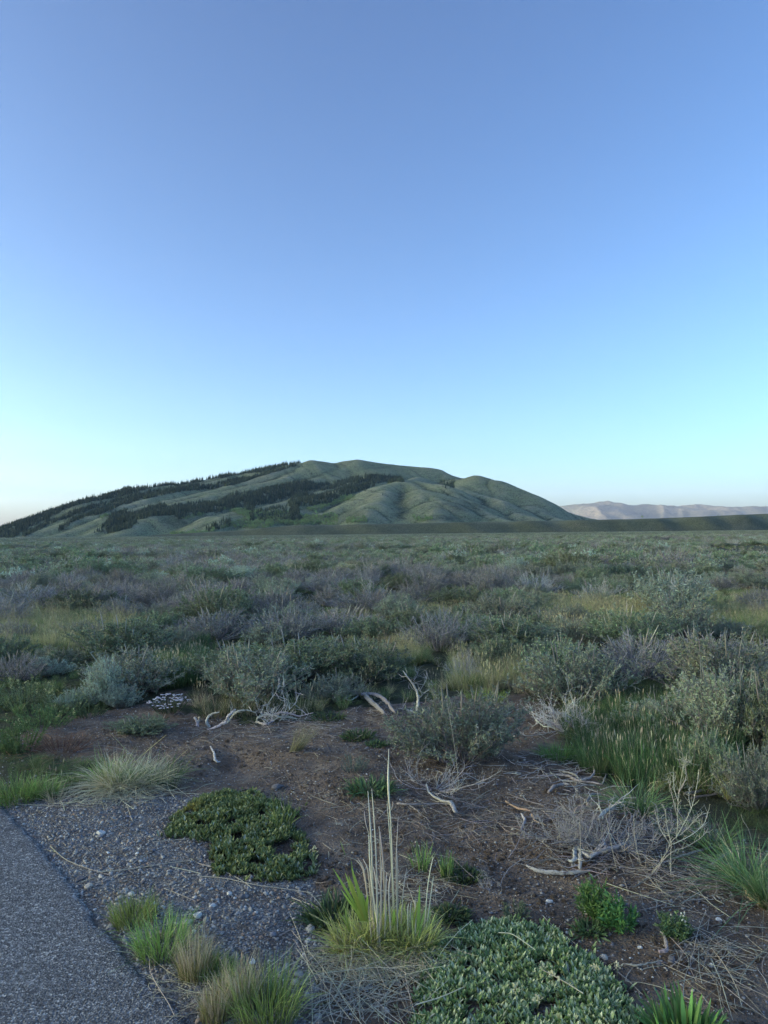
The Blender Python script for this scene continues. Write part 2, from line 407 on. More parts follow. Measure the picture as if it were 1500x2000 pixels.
# ------------------------------------------------------------------ the hill: ridges and spurs
def W3(pts):
    out = []
    for px, py, Y in pts: out.append(Q(float(px), float(py), float(Y)))
    return np.array(out)
RIDGES = [
    (W3([(-420, 1052, 2900), (-200, 1052, 2900), (-40, 1052, 3000), (30, 1035, 3060), (100, 1005, 3150), (180, 972, 3300), (260, 953, 3450), (350, 944, 3600), (450, 926, 3750), (560, 905, 3850), (605, 897, 3900), (650, 902, 3950), (700, 896, 4000), (760, 905, 4050), (850, 915, 4080), (905, 932, 4080), (980, 965, 4000), (1080, 1010, 3900)]), 0.50),
    (W3([(885, 936, 3800), (905, 933, 3600), (932, 927, 3500), (962, 935, 3450), (1000, 953, 3420), (1050, 977, 3380), (1100, 997, 3340), (1160, 1012, 3300), (1230, 1026, 3250)]), 0.52),
    (W3([(935, 935, 3480), (900, 950, 3350), (935, 965, 3200), (980, 975, 3050), (1010, 1000, 2900), (1080, 1018, 2750)]), 0.59),
    (W3([(985, 955, 3400), (1030, 985, 3150), (1090, 1010, 3000)]), 0.59),
    (W3([(820, 930, 3700), (800, 934, 3450), (780, 940, 3250), (740, 950, 3100), (690, 975, 2950), (640, 998, 2800), (600, 1018, 2680)]), 0.48),
    (W3([(790, 936, 3300), (815, 955, 3080), (830, 957, 2950), (850, 975, 2800), (860, 1010, 2560)]), 0.48),
    (W3([(800, 935, 3350), (850, 945, 3150), (900, 975, 2950), (950, 1003, 2750), (1010, 1022, 2600)]), 0.55),
    (W3([(740, 955, 3000), (730, 980, 2780), (720, 1015, 2520)]), 0.48),
    (W3([(440, 932, 3650), (340, 955, 3350), (240, 985, 3050), (140, 1012, 2850), (60, 1042, 2650)]), 0.55),
    (W3([(560, 912, 3780), (450, 945, 3450), (330, 975, 3100), (210, 1005, 2800), (120, 1040, 2600)]), 0.55),
    (W3([(600, 905, 3850), (560, 930, 3600), (420, 960, 3250), (330, 985, 2950), (220, 1018, 2700), (170, 1046, 2520)]), 0.55),
    (W3([(700, 903, 3950), (640, 925, 3700), (520, 955, 3350), (420, 985, 3000), (300, 1005, 2750), (230, 1040, 2500)]), 0.53),
    (W3([(760, 910, 4000), (720, 930, 3700), (600, 965, 3300), (500, 990, 2950), (420, 1005, 2700), (350, 1040, 2450)]), 0.50),
    (W3([(700, 945, 3350), (620, 970, 3100), (520, 997, 2850), (440, 1006, 2650), (400, 1040, 2400)]), 0.50),
    (W3([(620, 985, 3000), (560, 1003, 2800), (500, 1025, 2550), (460, 1042, 2400)]), 0.48),
]
def hill_h(X, Y):
    X = np.asarray(X, float); Y = np.asarray(Y, float)
    wx = X + 22 * fbm(X, Y, 300, 3, 71); wy = Y + 22 * fbm(X, Y, 300, 3, 77)
    acc = np.ones_like(X); k = 6.0; best = np.full(X.shape, -1e9)
    hs = []
    for pts, slope in RIDGES:
        h = np.full(X.shape, -1e9)
        for a, b_ in zip(pts[:-1], pts[1:]):
            dx, dy = b_[0] - a[0], b_[1] - a[1]; L2 = dx * dx + dy * dy
            t = np.clip(((wx - a[0]) * dx + (wy - a[1]) * dy) / L2, 0, 1)
            d = np.hypot(wx - a[0] - t * dx, wy - a[1] - t * dy)
            h = np.maximum(h, a[2] + (b_[2] - a[2]) * t - slope * (np.sqrt(d * d + 45 ** 2) - 45) * (1 + .12 * vn(X, Y, 180, 5)))
        hs.append(h)
    hs = np.array(hs + [np.full(X.shape, -6.0)]); mx = hs.max(0)
    h = mx + k * np.log(np.exp((hs - mx) / k).sum(0)) - 3
    top = sstep(5, 60, h)
    h = h + top * (2.5 * fbm(X, Y, 120, 4, 80) - 2.0 * (1 - np.abs(vn(X * .9 + Y * .5, Y * .3, 90, 90))) ** 4)
    # apron at the foot
    return np.where(h < 8, 8 * np.exp((h - 8) / 8) - 0, h) - 1.5
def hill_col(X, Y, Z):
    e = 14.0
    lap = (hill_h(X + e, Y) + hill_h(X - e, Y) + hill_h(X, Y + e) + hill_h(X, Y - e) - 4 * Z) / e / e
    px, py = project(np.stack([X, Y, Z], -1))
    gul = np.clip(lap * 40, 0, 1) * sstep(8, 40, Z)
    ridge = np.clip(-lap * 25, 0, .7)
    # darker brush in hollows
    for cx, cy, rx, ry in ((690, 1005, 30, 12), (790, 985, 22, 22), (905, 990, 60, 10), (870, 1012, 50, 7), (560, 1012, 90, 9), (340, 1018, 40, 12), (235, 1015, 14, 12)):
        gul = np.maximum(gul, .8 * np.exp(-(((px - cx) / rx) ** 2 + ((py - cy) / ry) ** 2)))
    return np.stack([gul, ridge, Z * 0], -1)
hx = np.arange(-3000, 1900, 8.0); hy = np.concatenate([np.arange(2150, 4300, 9.0), np.arange(4300, 5600, 60.0)])
grid_mesh('hill', hx, hy, hill_h, M_HILL, hill_col)['kind'] = 'structure'

# low terrace at the far edge of the plain
TP = [(300, 1044), (450, 1036), (560, 1026), (750, 1022), (950, 1018), (1130, 1014.5), (1250, 1012.5), (1400, 1007), (1500, 1002), (1900, 985)]
TX = np.array([Q(float(a), float(b_), 1330.)[0] for a, b_ in TP]); TZ = np.array([Q(float(a), float(b_), 1330.)[2] for a, b_ in TP])
def terr_h(X, Y):
    top = np.interp(X, TX, TZ, left=-2)
    edge = 1250 + 30 * fbm(X, Y * 0, 160, 3, 60) + 14 * vn(X, Y * .4, 45, 61)
    t = sstep(0, 85, Y - edge)
    return top * t - 1.0 + .5 * fbm(X, Y, 40, 3, 63) * t + (Y - 1330) * .0015 * (Y > 1330)
grid_mesh('terrace', np.concatenate([np.arange(-700, 1100, 5.0), np.arange(1100, 6000, 60.)]), np.concatenate([np.arange(1150, 1420, 5.0), np.arange(1420, 5200, 70.)]),
          terr_h, M_TERR, lambda X, Y, Z: np.stack([.6 * np.clip(vn(X, Y * .5, 30, 64), 0, 1), .5 * sstep(1310, 1340, Y) * (Y < 1420), X * 0], -1))['kind'] = 'structure'

# far mountains, still in the last sun
FT = np.array([(-900, 1046), (300, 1040), (700, 1020), (1000, 1003), (1050, 997), (1095, 989.5), (1120, 987), (1150, 983), (1182, 979.5), (1200, 982), (1225, 985.5), (1260, 987), (1290, 987.5), (1330, 986), (1372, 984), (1395, 987), (1410, 989.5), (1440, 988.5), (1470, 989.5), (1500, 990), (1600, 984), (1800, 992), (2400, 1000)], float)
def far_h(X, Y):
    u = 750 + X / 25000 * 1400
    top = np.interp(u, FT[:, 0], [Q(float(a), float(b_), 25000.)[2] for a, b_ in FT])
    d = Y - 25000 + 400 * fbm(X, Y * 0, 3000, 3, 50)
    prof = np.where(d < 0, np.exp(-(d / 2600) ** 2), np.exp(-(d / 4000) ** 2))
    spur = 1 - np.abs(vn(X + .25 * Y, Y * .3, 1300, 51)); spur2 = 1 - np.abs(vn(X - .3 * Y, Y * .3, 600, 54))
    side = 1 - np.exp(-(d / 1300) ** 2)
    h = top * prof * (1 - side * (.75 - .55 * spur - .2 * spur2)) + 60 * fbm(X, Y, 700, 5, 52) * prof
    # a nearer, lower shoulder in front
    s2 = 520 * np.exp(-((Y - 21500 - .12 * (X - 9000)) / 1500) ** 2) * sstep(7500, 11500, X) * (.8 + .2 * vn(X, Y, 1500, 57))
    return np.maximum(h, s2) + 20 * fbm(X, Y, 350, 3, 58) * prof - 20
grid_mesh('far_mountains', np.arange(3500, 20000, 45.), np.arange(19000, 27500, 60.), far_h, M_FARM, lambda X, Y, Z: np.stack([.8 * np.clip(fbm(X, Y, 1200, 4, 59) * 1.6 + .1, 0, 1), X * 0, X * 0], -1))['kind'] = 'structure'

# the high range behind the viewer's left shoulder, which the sun has dropped low over
su = np.array([math.sin(R(SUN_AZ)), math.cos(R(SUN_AZ))]); sv = np.array([su[1], -su[0]])
def range_h(Pp, A):
    d = (A - 12500) + 900 * fbm(Pp, Pp * 0, 5000, 3, 30)
    crest = 1590 - 500 * sstep(15500, 17500, Pp) + 50 * fbm(Pp, Pp * 0, 2600, 4, 31)
    return crest * np.exp(-(np.abs(d) / 2300) ** 1.5) * (1 + .06 * fbm(Pp, A, 900, 4, 32)) - 10
rg = grid_mesh('mountain_range', np.arange(-26000, 17500, 330.), np.arange(6500, 19000, 270.), range_h, M_FARM, lambda X, Y, Z: np.stack([X * 0 + .4, X * 0, X * 0], -1))
co = np.empty(len(rg.data.vertices) * 3, np.float32); rg.data.vertices.foreach_get('co', co); co = co.reshape(-1, 3)
co[:, :2] = co[:, :1] * -sv[None] * -1 * (1 if sv[1] > 0 else -1) + co[:, 1:2] * su[None]; rg.data.vertices.foreach_set('co', co.ravel()); rg.data.update(); rg['kind'] = 'structure'

hz = np.array([(x, y, z) for x in (-34000, 34000) for y in (-30000, 33000) for z in (-80, 1760)], float)
hq = np.array([(0, 1, 3, 2), (4, 6, 7, 5), (0, 4, 5, 1), (2, 3, 7, 6), (0, 2, 6, 4), (1, 5, 7, 3)])
mh = bpy.data.materials.new('haze_air'); mh.use_nodes = True; nt = mh.node_tree; nt.nodes.clear(); oo = nt.nodes.new('ShaderNodeOutputMaterial'); pv = nt.nodes.new('ShaderNodeVolumePrincipled')
pv.inputs['Color'].default_value = (.62, .76, 1, 1); pv.inputs['Density'].default_value = 1.9e-5; pv.inputs['Anisotropy'].default_value = .2
nt.links.new(pv.outputs[0], oo.inputs['Volume'])
new_mesh('haze', hz, [hq], mh)['kind'] = 'stuff'

def wr_h(X, Y):
    top = np.interp(X, [Q(float(a_), 1030., 6500.)[0] for a_ in (-900, -300, -60, 5, 30, 60)], [260, 150, 95, 75, 40, -20])
    return top * np.exp(-((Y - 6500) / 500) ** 2) * (1 + .1 * fbm(X, Y, 300, 3, 8)) - 5
grid_mesh('wooded_ridge', np.arange(-9000, -2900, 40.), np.arange(5500, 7500, 60.), wr_h, M_TERR, lambda X, Y, Z: np.stack([X * 0 + 1, X * 0, X * 0], -1))['kind'] = 'structure'
# ------------------------------------------------------------------ plant builders
import re
def C3(c, n, v=.18, g=None):
    """n colours round c"""
    g = g or rng; k = 1 + v * g.normal(size=(n, 1)); return np.clip(np.asarray(c)[None] * k * (1 + .05 * g.normal(size=(n, 3))), .004, .95)

def shrub_meshes(name, seed, stems=70, twigs=11, leaves=9, leaf=.022, lw=.36, spread=.5, h=.55, leafc=(.13, .145, .105), twigc=(.14, .125, .125),
                 bare=0.0, spikes=0, fleck=0.0, fat=1.0, link=True):
    """returns two meshes, stems and foliage, of a bush about 1 m across"""
    g = np.random.default_rng(seed)
    n = stems; az = g.uniform(0, 2 * math.pi, n); s = np.sqrt(g.uniform(0.02, 1, n))
    lump = 1 + .22 * np.sin(az * 2 + g.uniform(0, 6)) + .14 * np.sin(az * 3 + g.uniform(0, 6)) + .1 * g.normal(size=n)
    tipr = spread * s * lump; tipz = h * (np.sqrt(1 - (s * .93) ** 2) * g.uniform(.72, 1.08, n) + .10)
    tip = np.stack([tipr * np.cos(az), tipr * np.sin(az), tipz], 1)
    b0 = np.stack([.07 * np.cos(az) * g.uniform(0, 1, n), .07 * np.sin(az) * g.uniform(0, 1, n), np.full(n, -.02)], 1)
    k = 6; t = np.linspace(0, 1, k)[None, :, None]
    path = b0[:, None] * (1 - t) + tip[:, None] * t
    path[..., 2] = b0[:, None, 2] + (tip[:, None, 2] - b0[:, None, 2]) * (t[..., 0] ** 1.35)
    path += g.normal(size=(n, k, 3)) * .018 * np.minimum(t, 1 - t * .5)
    rad = (.0075 * fat * (1 - .82 * t[..., 0])) * g.uniform(.6, 1.4, (n, 1))
    mb = MB(); tubes(mb, path, rad, 3, C3(np.array(twigc) * .7, n, .2, g), C3(twigc, n, .2, g))
    # side twigs
    m = n * twigs; si = np.repeat(np.arange(n), twigs); tt = g.uniform(.32, 1.0, m) ** .8
    f = tt * (k - 1); i0 = np.minimum(f.astype(int), k - 2); fr = (f - i0)[:, None]
    p = path[si, i0] * (1 - fr) + path[si, i0 + 1] * fr
    outw = norm(p * np.array([1, 1, .6]) + 1e-4)
    d = norm(outw * .75 + np.array([0, 0, .75]) + .55 * g.normal(size=(m, 3)))
    L = g.uniform(.05, .15, m) * (1.15 - .3 * tt)
    tp = p[:, None] + d[:, None] * (L[:, None, None] * np.linspace(0, 1, 3)[None, :, None]) + (g.normal(size=(m, 3, 3)) * .004)
    tubes(mb, tp, np.linspace(.0026, .0012, 3)[None].repeat(m, 0) * fat, 3, C3(twigc, m, .2, g), C3(np.array(twigc) * 1.25, m, .2, g))
    if spikes:
        q = spikes; a = g.uniform(0, 6.28, q); rr = spread * .6 * np.sqrt(g.uniform(0, 1, q)); bz = h * (.9 - (rr / spread) ** 2 * .4)
        b1 = np.stack([rr * np.cos(a), rr * np.sin(a), bz], 1); d1 = norm(np.stack([.25 * np.cos(a), .25 * np.sin(a), np.ones(q)], 1) + .1 * g.normal(size=(q, 3)))
        L1 = g.uniform(.1, .28, q); sp_ = b1[:, None] + d1[:, None] * (L1[:, None, None] * np.linspace(0, 1, 4)[None, :, None])
        tubes(mb, sp_, np.array([.004, .006, .006, .002])[None].repeat(q, 0) * fat, 3, C3((.25, .23, .2), q, .15, g), C3((.36, .34, .29), q, .15, g))
    st = mb.build(name + '_stems', M_TWIG, link=link)
    keep = g.uniform(size=m) > bare
    mi = np.repeat(np.where(keep)[0], leaves); q = len(mi)
    ft = g.uniform(.15, 1.05, q)[:, None]
    lp = p[mi] + d[mi] * L[mi][:, None] * ft
    ld = norm(d[mi] * .7 + g.normal(size=(q, 3)) * .75 + np.array([0, 0, .25]))
    mb = MB(); lc = C3(leafc, q, .22, g)
    hi = g.uniform(size=q) < fleck; lc[hi] = np.clip(np.array([.42, .43, .36]) * g.uniform(.7, 1.1, (hi.sum(), 1)), 0, 1)
    LL = leaf * g.uniform(.6, 1.35, q)
    ribbons(mb, lp, ld, LL, LL * lw, g.normal(size=(q, 3)) * .25, [.45, 1, .15], lc * .85, lc * 1.15)
    fo = mb.build(name + '_foliage', M_LEAF, link=link)
    return st, fo

def join_mesh(name, obs, link=False):
    """one mesh from several, keeping materials (used for distant copies)"""
    Vs, Fs, Cs, ms, mi = [], [], [], [], []; n = 0
    for o in obs:
        me = o.data; nv = len(me.vertices); v = np.empty(nv * 3, np.float32); me.vertices.foreach_get('co', v)
        c = np.empty(nv * 4, np.float32); me.attributes['col'].data.foreach_get('color', c)
        f = np.empty(len(me.loops), np.int32); me.loops.foreach_get('vertex_index', f); f = f.reshape(-1, 4)
        Vs.append(v.reshape(-1, 3)); Cs.append(c.reshape(-1, 4)[:, :3]); Fs.append(f + n); n += nv
        mm = me.materials[0]
        if mm not in ms: ms.append(mm)
        mi += [ms.index(mm)] * len(f)
    return new_mesh(name, np.concatenate(Vs), [np.concatenate(Fs)], ms, np.concatenate(Cs), link=link, midx=mi)

def tuft_mb(mb, seed, n=80, L=.25, W=.004, rad=.05, lean=.35, droop=.35, c0=(.10, .10, .05), c1=(.12, .17, .06), vary=.25, seg=4, centre=(0, 0), prof=None, Lvar=(.5, 1.1)):
    g = np.random.default_rng(seed); a = g.uniform(0, 6.283, n); r = rad * np.sqrt(g.uniform(0, 1, n))
    base = np.stack([centre[0] + r * np.cos(a), centre[1] + r * np.sin(a), np.full(n, -.004)], 1)
    a2 = a + .6 * g.normal(size=n); le = lean * np.abs(g.normal(size=n)) * .8 + .25 * lean * r / max(rad, 1e-6)
    d = norm(np.stack([le * np.cos(a2), le * np.sin(a2), np.ones(n)], 1))
    bend = np.stack([np.cos(a2), np.sin(a2), -np.full(n, .75)], 1) * (droop * np.abs(g.normal(size=n)))[:, None]
    LL = L * g.uniform(*Lvar, n)
    prof = prof or ([1, .85, .55, .06] if seg == 4 else [1, .7, .06])
    ribbons(mb, base, d, LL, W * g.uniform(.6, 1.3, n), bend, prof, C3(c0, n, vary, g), C3(c1, n, vary, g))
    return mb

def seedheads(mb, seed, n, L=.35, rad=.05, c=(.42, .38, .24), head=.05, lean=.15, centre=(0, 0)):
    g = np.random.default_rng(seed); a = g.uniform(0, 6.283, n); r = rad * np.sqrt(g.uniform(0, 1, n))
    base = np.stack([centre[0] + r * np.cos(a), centre[1] + r * np.sin(a), np.zeros(n)], 1)
    d = norm(np.stack([lean * g.normal(size=n), lean * g.normal(size=n), np.ones(n)], 1)); LL = L * g.uniform(.7, 1.1, n); bend = g.normal(size=(n, 3)) * .06
    cc = C3(c, n, .15, g); ribbons(mb, base, d, LL, np.full(n, .0022), bend, [1, .8, .6], cc * .9, cc)
    ribbons(mb, base + d * LL[:, None] * .98 + bend * LL[:, None], d, np.full(n, head), np.full(n, head * .16), bend, [.3, 1, .8, .1], cc, cc * 1.15)

GREEN0, GREEN1 = (0.139, 0.164, 0.073), (0.212, 0.326, 0.114)
DARK0, DARK1 = (0.082, 0.114, 0.058), (0.123, 0.221, 0.091)
STRAW = (0.652, 0.571, 0.375); TAN = (0.489, 0.424, 0.278); YEL0, YEL1 = (0.424, 0.391, 0.196), (0.489, 0.489, 0.212)
def grass_meshes(link):
    out = {}
    mb = MB(); tuft_mb(mb, 1, 90, .24, .0045, .06, .35, .3, GREEN0, GREEN1); tuft_mb(mb, 2, 14, .26, .003, .06, .4, .3, TAN, STRAW); out['green'] = mb
    mb = MB(); tuft_mb(mb, 3, 70, .30, .004, .06, .35, .3, YEL0, YEL1); tuft_mb(mb, 4, 40, .28, .003, .06, .4, .3, TAN, STRAW); seedheads(mb, 5, 9, .40, .05); out['yellow'] = mb
    mb = MB(); tuft_mb(mb, 6, 130, .28, .005, .07, .22, .25, DARK0, DARK1); tuft_mb(mb, 7, 6, .4, .003, .07, .3, .2, TAN, STRAW); seedheads(mb, 8, 2, .32, .05); out['dark'] = mb
    mb = MB(); tuft_mb(mb, 9, 110, .11, .003, .09, .5, .4, GREEN0, (.13, .18, .075)); out['short'] = mb
    mb = MB(); tuft_mb(mb, 10, 55, .26, .003, .07, .5, .4, TAN, STRAW); seedheads(mb, 11, 6, .36, .05); out['straw'] = mb
    return out

# ------------------------------------------------------------------ scattering (only for what nobody could count)
SRC = bpy.data.collections.new('sources')
def sources(name, obs):
    c = bpy.data.collections.new(name)
    for i, o in enumerate(obs):
        for cc in list(o.users_collection): cc.objects.unlink(o)
        o.name = '%s_%02d' % (name, i); c.objects.link(o)
    return c
def scatter(name, coll, pts, rz, scl, idx, tilt=None):
    n = len(pts); me = bpy.data.meshes.new(name); me.vertices.add(n); me.vertices.foreach_set('co', np.asarray(pts, np.float32).ravel())
    rot = np.zeros((n, 3), np.float32); rot[:, 2] = rz
    if tilt is not None: rot[:, :2] = tilt
    a = me.attributes.new('rot', 'FLOAT_VECTOR', 'POINT'); a.data.foreach_set('vector', rot.ravel())
    s3 = np.asarray(scl, np.float32); s3 = np.repeat(s3[:, None], 3, 1) if s3.ndim == 1 else s3
    a = me.attributes.new('scl', 'FLOAT_VECTOR', 'POINT'); a.data.foreach_set('vector', s3.ravel().astype(np.float32))
    a = me.attributes.new('idx', 'INT', 'POINT'); a.data.foreach_set('value', np.asarray(idx, np.int32))
    ob = bpy.data.objects.new(name, me); COL.objects.link(ob)
    ng = bpy.data.node_groups.new(name, 'GeometryNodeTree')
    ng.interface.new_socket('Geometry', in_out='INPUT', socket_type='NodeSocketGeometry'); ng.interface.new_socket('Geometry', in_out='OUTPUT', socket_type='NodeSocketGeometry')
    gi = ng.nodes.new('NodeGroupInput'); go = ng.nodes.new('NodeGroupOutput'); ip = ng.nodes.new('GeometryNodeInstanceOnPoints'); ci = ng.nodes.new('GeometryNodeCollectionInfo')
    ci.inputs['Collection'].default_value = coll; ci.inputs['Separate Children'].default_value = True; ci.inputs['Reset Children'].default_value = True
    def na(nm, ty):
        x = ng.nodes.new('GeometryNodeInputNamedAttribute'); x.data_type = ty; x.inputs['Name'].default_value = nm; return x.outputs['Attribute']
    e2r = ng.nodes.new('FunctionNodeEulerToRotation'); ng.links.new(na('rot', 'FLOAT_VECTOR'), e2r.inputs[0])
    ng.links.new(gi.outputs[0], ip.inputs['Points']); ng.links.new(ci.outputs[0], ip.inputs['Instance']); ip.inputs['Pick Instance'].default_value = True
    ng.links.new(na('idx', 'INT'), ip.inputs['Instance Index']); ng.links.new(e2r.outputs[0], ip.inputs['Rotation']); ng.links.new(na('scl', 'FLOAT_VECTOR'), ip.inputs['Scale'])
    ng.links.new(ip.outputs[0], go.inputs[0])
    md = ob.modifiers.new('scatter', 'NODES'); md.node_group = ng
    ob['kind'] = 'stuff'; return ob

# ------------------------------------------------------------------ sagebrush
KIND = {
    'olive':   dict(leafc=(.235, .300, .175), twigc=(.27, .24, .21), leaves=17, leaf=.025, fleck=.04, bare=.05, spikes=6),
    'flecked': dict(leafc=(.300, .350, .240), twigc=(.32, .28, .26), leaves=16, leaf=.023, fleck=.12, bare=.10, spikes=6),
    'purple':  dict(leafc=(.250, .265, .210), twigc=(.36, .335, .35), leaves=9, leaf=.020, fleck=.03, bare=.45, twigs=15, spikes=12),
    'silver':  dict(leafc=(.44, .54, .43), twigc=(.36, .34, .28), leaves=12, leaf=.030, lw=.28, bare=.0, spikes=14),
    'dead':    dict(leafc=(.36, .34, .3), twigc=(.50, .48, .45), leaves=2, leaf=.014, bare=.8, twigs=14, stems=40, spikes=10),
}
NEAR = {}
for kd, prm in KIND.items():
    for v in range(3 if kd not in ('silver', 'dead') else 2):
        q = dict(stems=80, twigs=13); q.update(prm)
        NEAR[kd, v] = shrub_meshes('proto', 100 + 7 * v + sum(map(ord, kd)), h=.52 if kd != 'silver' else .62, link=False, **q)
def place_shrub(kd, v, x, y, w, h, label, group=None, rz=0., dw=None):
    z = float(hn(x, y)); st, fo = NEAR[kd, v % (2 if kd in ('silver', 'dead') else 3)]
    r = empty('sagebrush', (x, y, z - .01), label, 'shrub', group, rz, (w, w if dw is None else dw, h / .55))
    for nm, o in (('stems', st), ('foliage', fo)):
        c = bpy.data.objects.new(nm, o.data); COL.objects.link(c); c.parent = r
        c['kind'] = 'stuff'
    return r
SHRUBS = [  # px, y of base, y of top, width px, kind, variant, label
    (903, 1530, 1372, 262, 'flecked', 0, 'round grey-green sagebrush standing alone on bare soil behind the tall straw stalks'),
    (470, 1345, 1262, 190, 'olive', 0, 'dark olive sagebrush behind the grass strip, end of its row nearest the asphalt'),
    (590, 1352, 1248, 220, 'olive', 1, 'tall olive sagebrush rising behind the bleached root tangle'),
    (710, 1352, 1250, 200, 'olive', 2, 'olive sagebrush with a dark hollow, behind the large weathered root'),
    (240, 1308, 1212, 200, 'olive', 1, 'broad dark sagebrush beside the bright green grass patch, behind the blue-green sage'),
    (420, 1262, 1190, 200, 'purple', 0, 'purple-grey twiggy sagebrush just behind the row of olive bushes'),
    (560, 1264, 1190, 190, 'purple', 1, 'purple-grey sagebrush above the green grass between two olive bushes'),
    (665, 1245, 1185, 150, 'purple', 2, 'low purple-grey sagebrush behind the tallest olive bush'),
    (860, 1285, 1192, 170, 'purple', 2, 'twiggy purple sagebrush to the side of the dead white bush'),
    (985, 1285, 1200, 170, 'olive', 0, 'dense dark green sagebrush over the yellow grass'),
    (1130, 1395, 1268, 200, 'flecked', 1, 'pale-dotted sagebrush over the mass of bleached dead branches'),
    (1250, 1345, 1242, 210, 'purple', 0, 'large bare-twigged purple sagebrush above the tall dark grass'),
    (1385, 1320, 1240, 190, 'purple', 1, 'purple-blue sagebrush behind the hollow of green grass'),
    (1480, 1330, 1255, 150, 'purple', 2, 'purple twiggy sagebrush at the edge of the view above the silvery bush'),
    (1300, 1455, 1365, 170, 'flecked', 2, 'airy grey-green sagebrush behind the tall dark grass, beside the silvery bush'),
    (1420, 1490, 1312, 220, 'flecked', 0, 'tall silvery grey-green sagebrush behind the dead pale weed stalks'),
    (1500, 1500, 1330, 150, 'olive', 1, 'green sagebrush partly cut off by the edge of the view, tallest there'),
    (1490, 1610, 1465, 150, 'flecked', 1, 'yellow-flecked sagebrush low at the edge of the view beside the grass tuft'),
    (205, 1386, 1302, 84, 'silver', 0, 'blue-green spiky sagebrush beside the white flowers'),
    (235, 1392, 1345, 70, 'silver', 1, 'small blue-green sage shoot at the foot of the spiky blue-green sagebrush'),
    (150, 1392, 1350, 80, 'silver', 1, 'low pale blue-green sage clump between spiky sage and yellow-flowered weeds'),
    (35, 1345, 1280, 130, 'purple', 1, 'dark purple sagebrush at the edge of the view above the yellow-flowered weeds'),
    (95, 1328, 1288, 74, 'silver', 0, 'small teal sage between the purple and the dark olive bush'),
    (275, 1448, 1402, 120, 'olive', 2, 'low dark green bush behind the sprawling straw tussock'),
    (60, 1212, 1145, 190, 'purple', 0, 'purple-grey sagebrush beyond the bright green grass patch, at the edge of the view'),
    (160, 1206, 1148, 150, 'olive', 0, 'dark sagebrush beyond the bright green grass patch'),
    (238, 1216, 1166, 84, 'purple', 1, 'pale brushy sagebrush with upright grey spikes'),
    (720, 1205, 1148, 170, 'purple', 1, 'purple sagebrush with white dead spikes in the middle distance'),
    (640, 1165, 1120, 130, 'purple', 0, 'grey twiggy sagebrush just beyond the purple bush with white spikes'),
    (960, 1172, 1104, 170, 'purple', 2, 'broad grey-purple sagebrush before the grassy clearing'),
    (830, 1172, 1118, 170, 'purple', 1, 'long low grey-purple sagebrush joined to the broad one before the clearing'),
    (1045, 1170, 1110, 110, 'dead', 1, 'bleached brushy sagebrush on the near side of the grassy clearing'),
    (1112, 1122, 1074, 100, 'olive', 1, 'tall dark sagebrush beyond the grassy clearing'),
    (1220, 1140, 1098, 130, 'olive', 2, 'dark sagebrush at the far side of the grassy clearing'),
    (1310, 1145, 1104, 120, 'olive', 0, 'low dark sagebrush beyond the clearing behind the twisted dead branches'),
    (1330, 1168, 1130, 80, 'dead', 0, 'bleached dead sagebrush on the grassy clearing'),
    (1170, 1175, 1130, 90, 'dead', 1, 'pale dead sagebrush lying in the grassy clearing, nearer the hill gap'),
    (1482, 1196, 1146, 70, 'purple', 0, 'small purple sagebrush on a white forked trunk'),
    (410, 1150, 1104, 120, 'olive', 2, 'round dark sagebrush ringed by pale grass in the middle distance'),
    (190, 1135, 1092, 110, 'olive', 1, 'dark round sagebrush in the middle distance under the wooded end of the hill'),
    (905, 1335, 1270, 66, 'dead', 0, 'bleached dead bush with spidery bare twigs behind the yellow grass'),
    (1385, 1545, 1430, 110, 'olive', 0, 'thin green sagebrush behind the dead pale weed stalks and the arching grass tuft'),
]
SH_POS = []
for (px, yb, yt, w, kd, v, lab) in SHRUBS:
    b_ = P(float(px), float(yb)); W_ = w * b_[1] / FPX; cy = b_[1] + .55 * W_
    c_ = Q(float(px), float(yb), cy); x, y = c_[0], cy
    z0 = float(hn(x, y)); top = Q(float(px), float(yt), y)[2] - z0
    place_shrub(kd, v, x, y, W_ * (1.35 if px == 903 else 1.18), max(.12, top * (1.12 if px == 903 else (.90 if yb < 1300 else .98))), lab, 'sagebrush of the near plain' if False else None, rz=(px * 7 % 628) / 100, dw=min(W_, 1.3))
    SH_POS.append((x, y, W_ * .5))
SH_POS = np.array(SH_POS)

# the rest of the plain's sagebrush: the nearest as things, the far ones as one mass
MEADOW = [[(-100, 1205), (260, 1205), (270, 1270), (-100, 1285)], [(1010, 1170), (1560, 1150), (1560, 1250), (1400, 1240), (1100, 1262), (1060, 1240)], [(880, 1300), (1060, 1300), (1050, 1350), (880, 1345)],
          [(290, 1290), (400, 1262), (400, 1345), (300, 1345)], [(1100, 1395), (1440, 1400), (1440, 1560), (1130, 1520)], [(770, 1280), (830, 1280), (850, 1340), (770, 1340)],
          [(560, 1100), (760, 1100), (700, 1130), (540, 1130)], [(270, 1110), (360, 1110), (350, 1140), (200, 1140)]]
def meadow(px, py):
    m = np.zeros(np.shape(px), bool)
    for p in MEADOW: m |= inpoly(px, py, p)
    return m
g = np.random.default_rng(11)
cand = []; cell = {}
def try_add(x, y, r):
    k = (int(x // 1.2), int(y // 1.2))
    for i in (-1, 0, 1):
        for j in (-1, 0, 1):
            for (a, b_, c_) in cell.get((k[0] + i, k[1] + j), ()):
                if (a - x) ** 2 + (b_ - y) ** 2 < ((c_ + r) * .80) ** 2: return False
    cell.setdefault(k, []).append((x, y, r)); return True
for x, y, r in SH_POS: try_add(x, y, r)
U = g.uniform(size=(9000, 4))
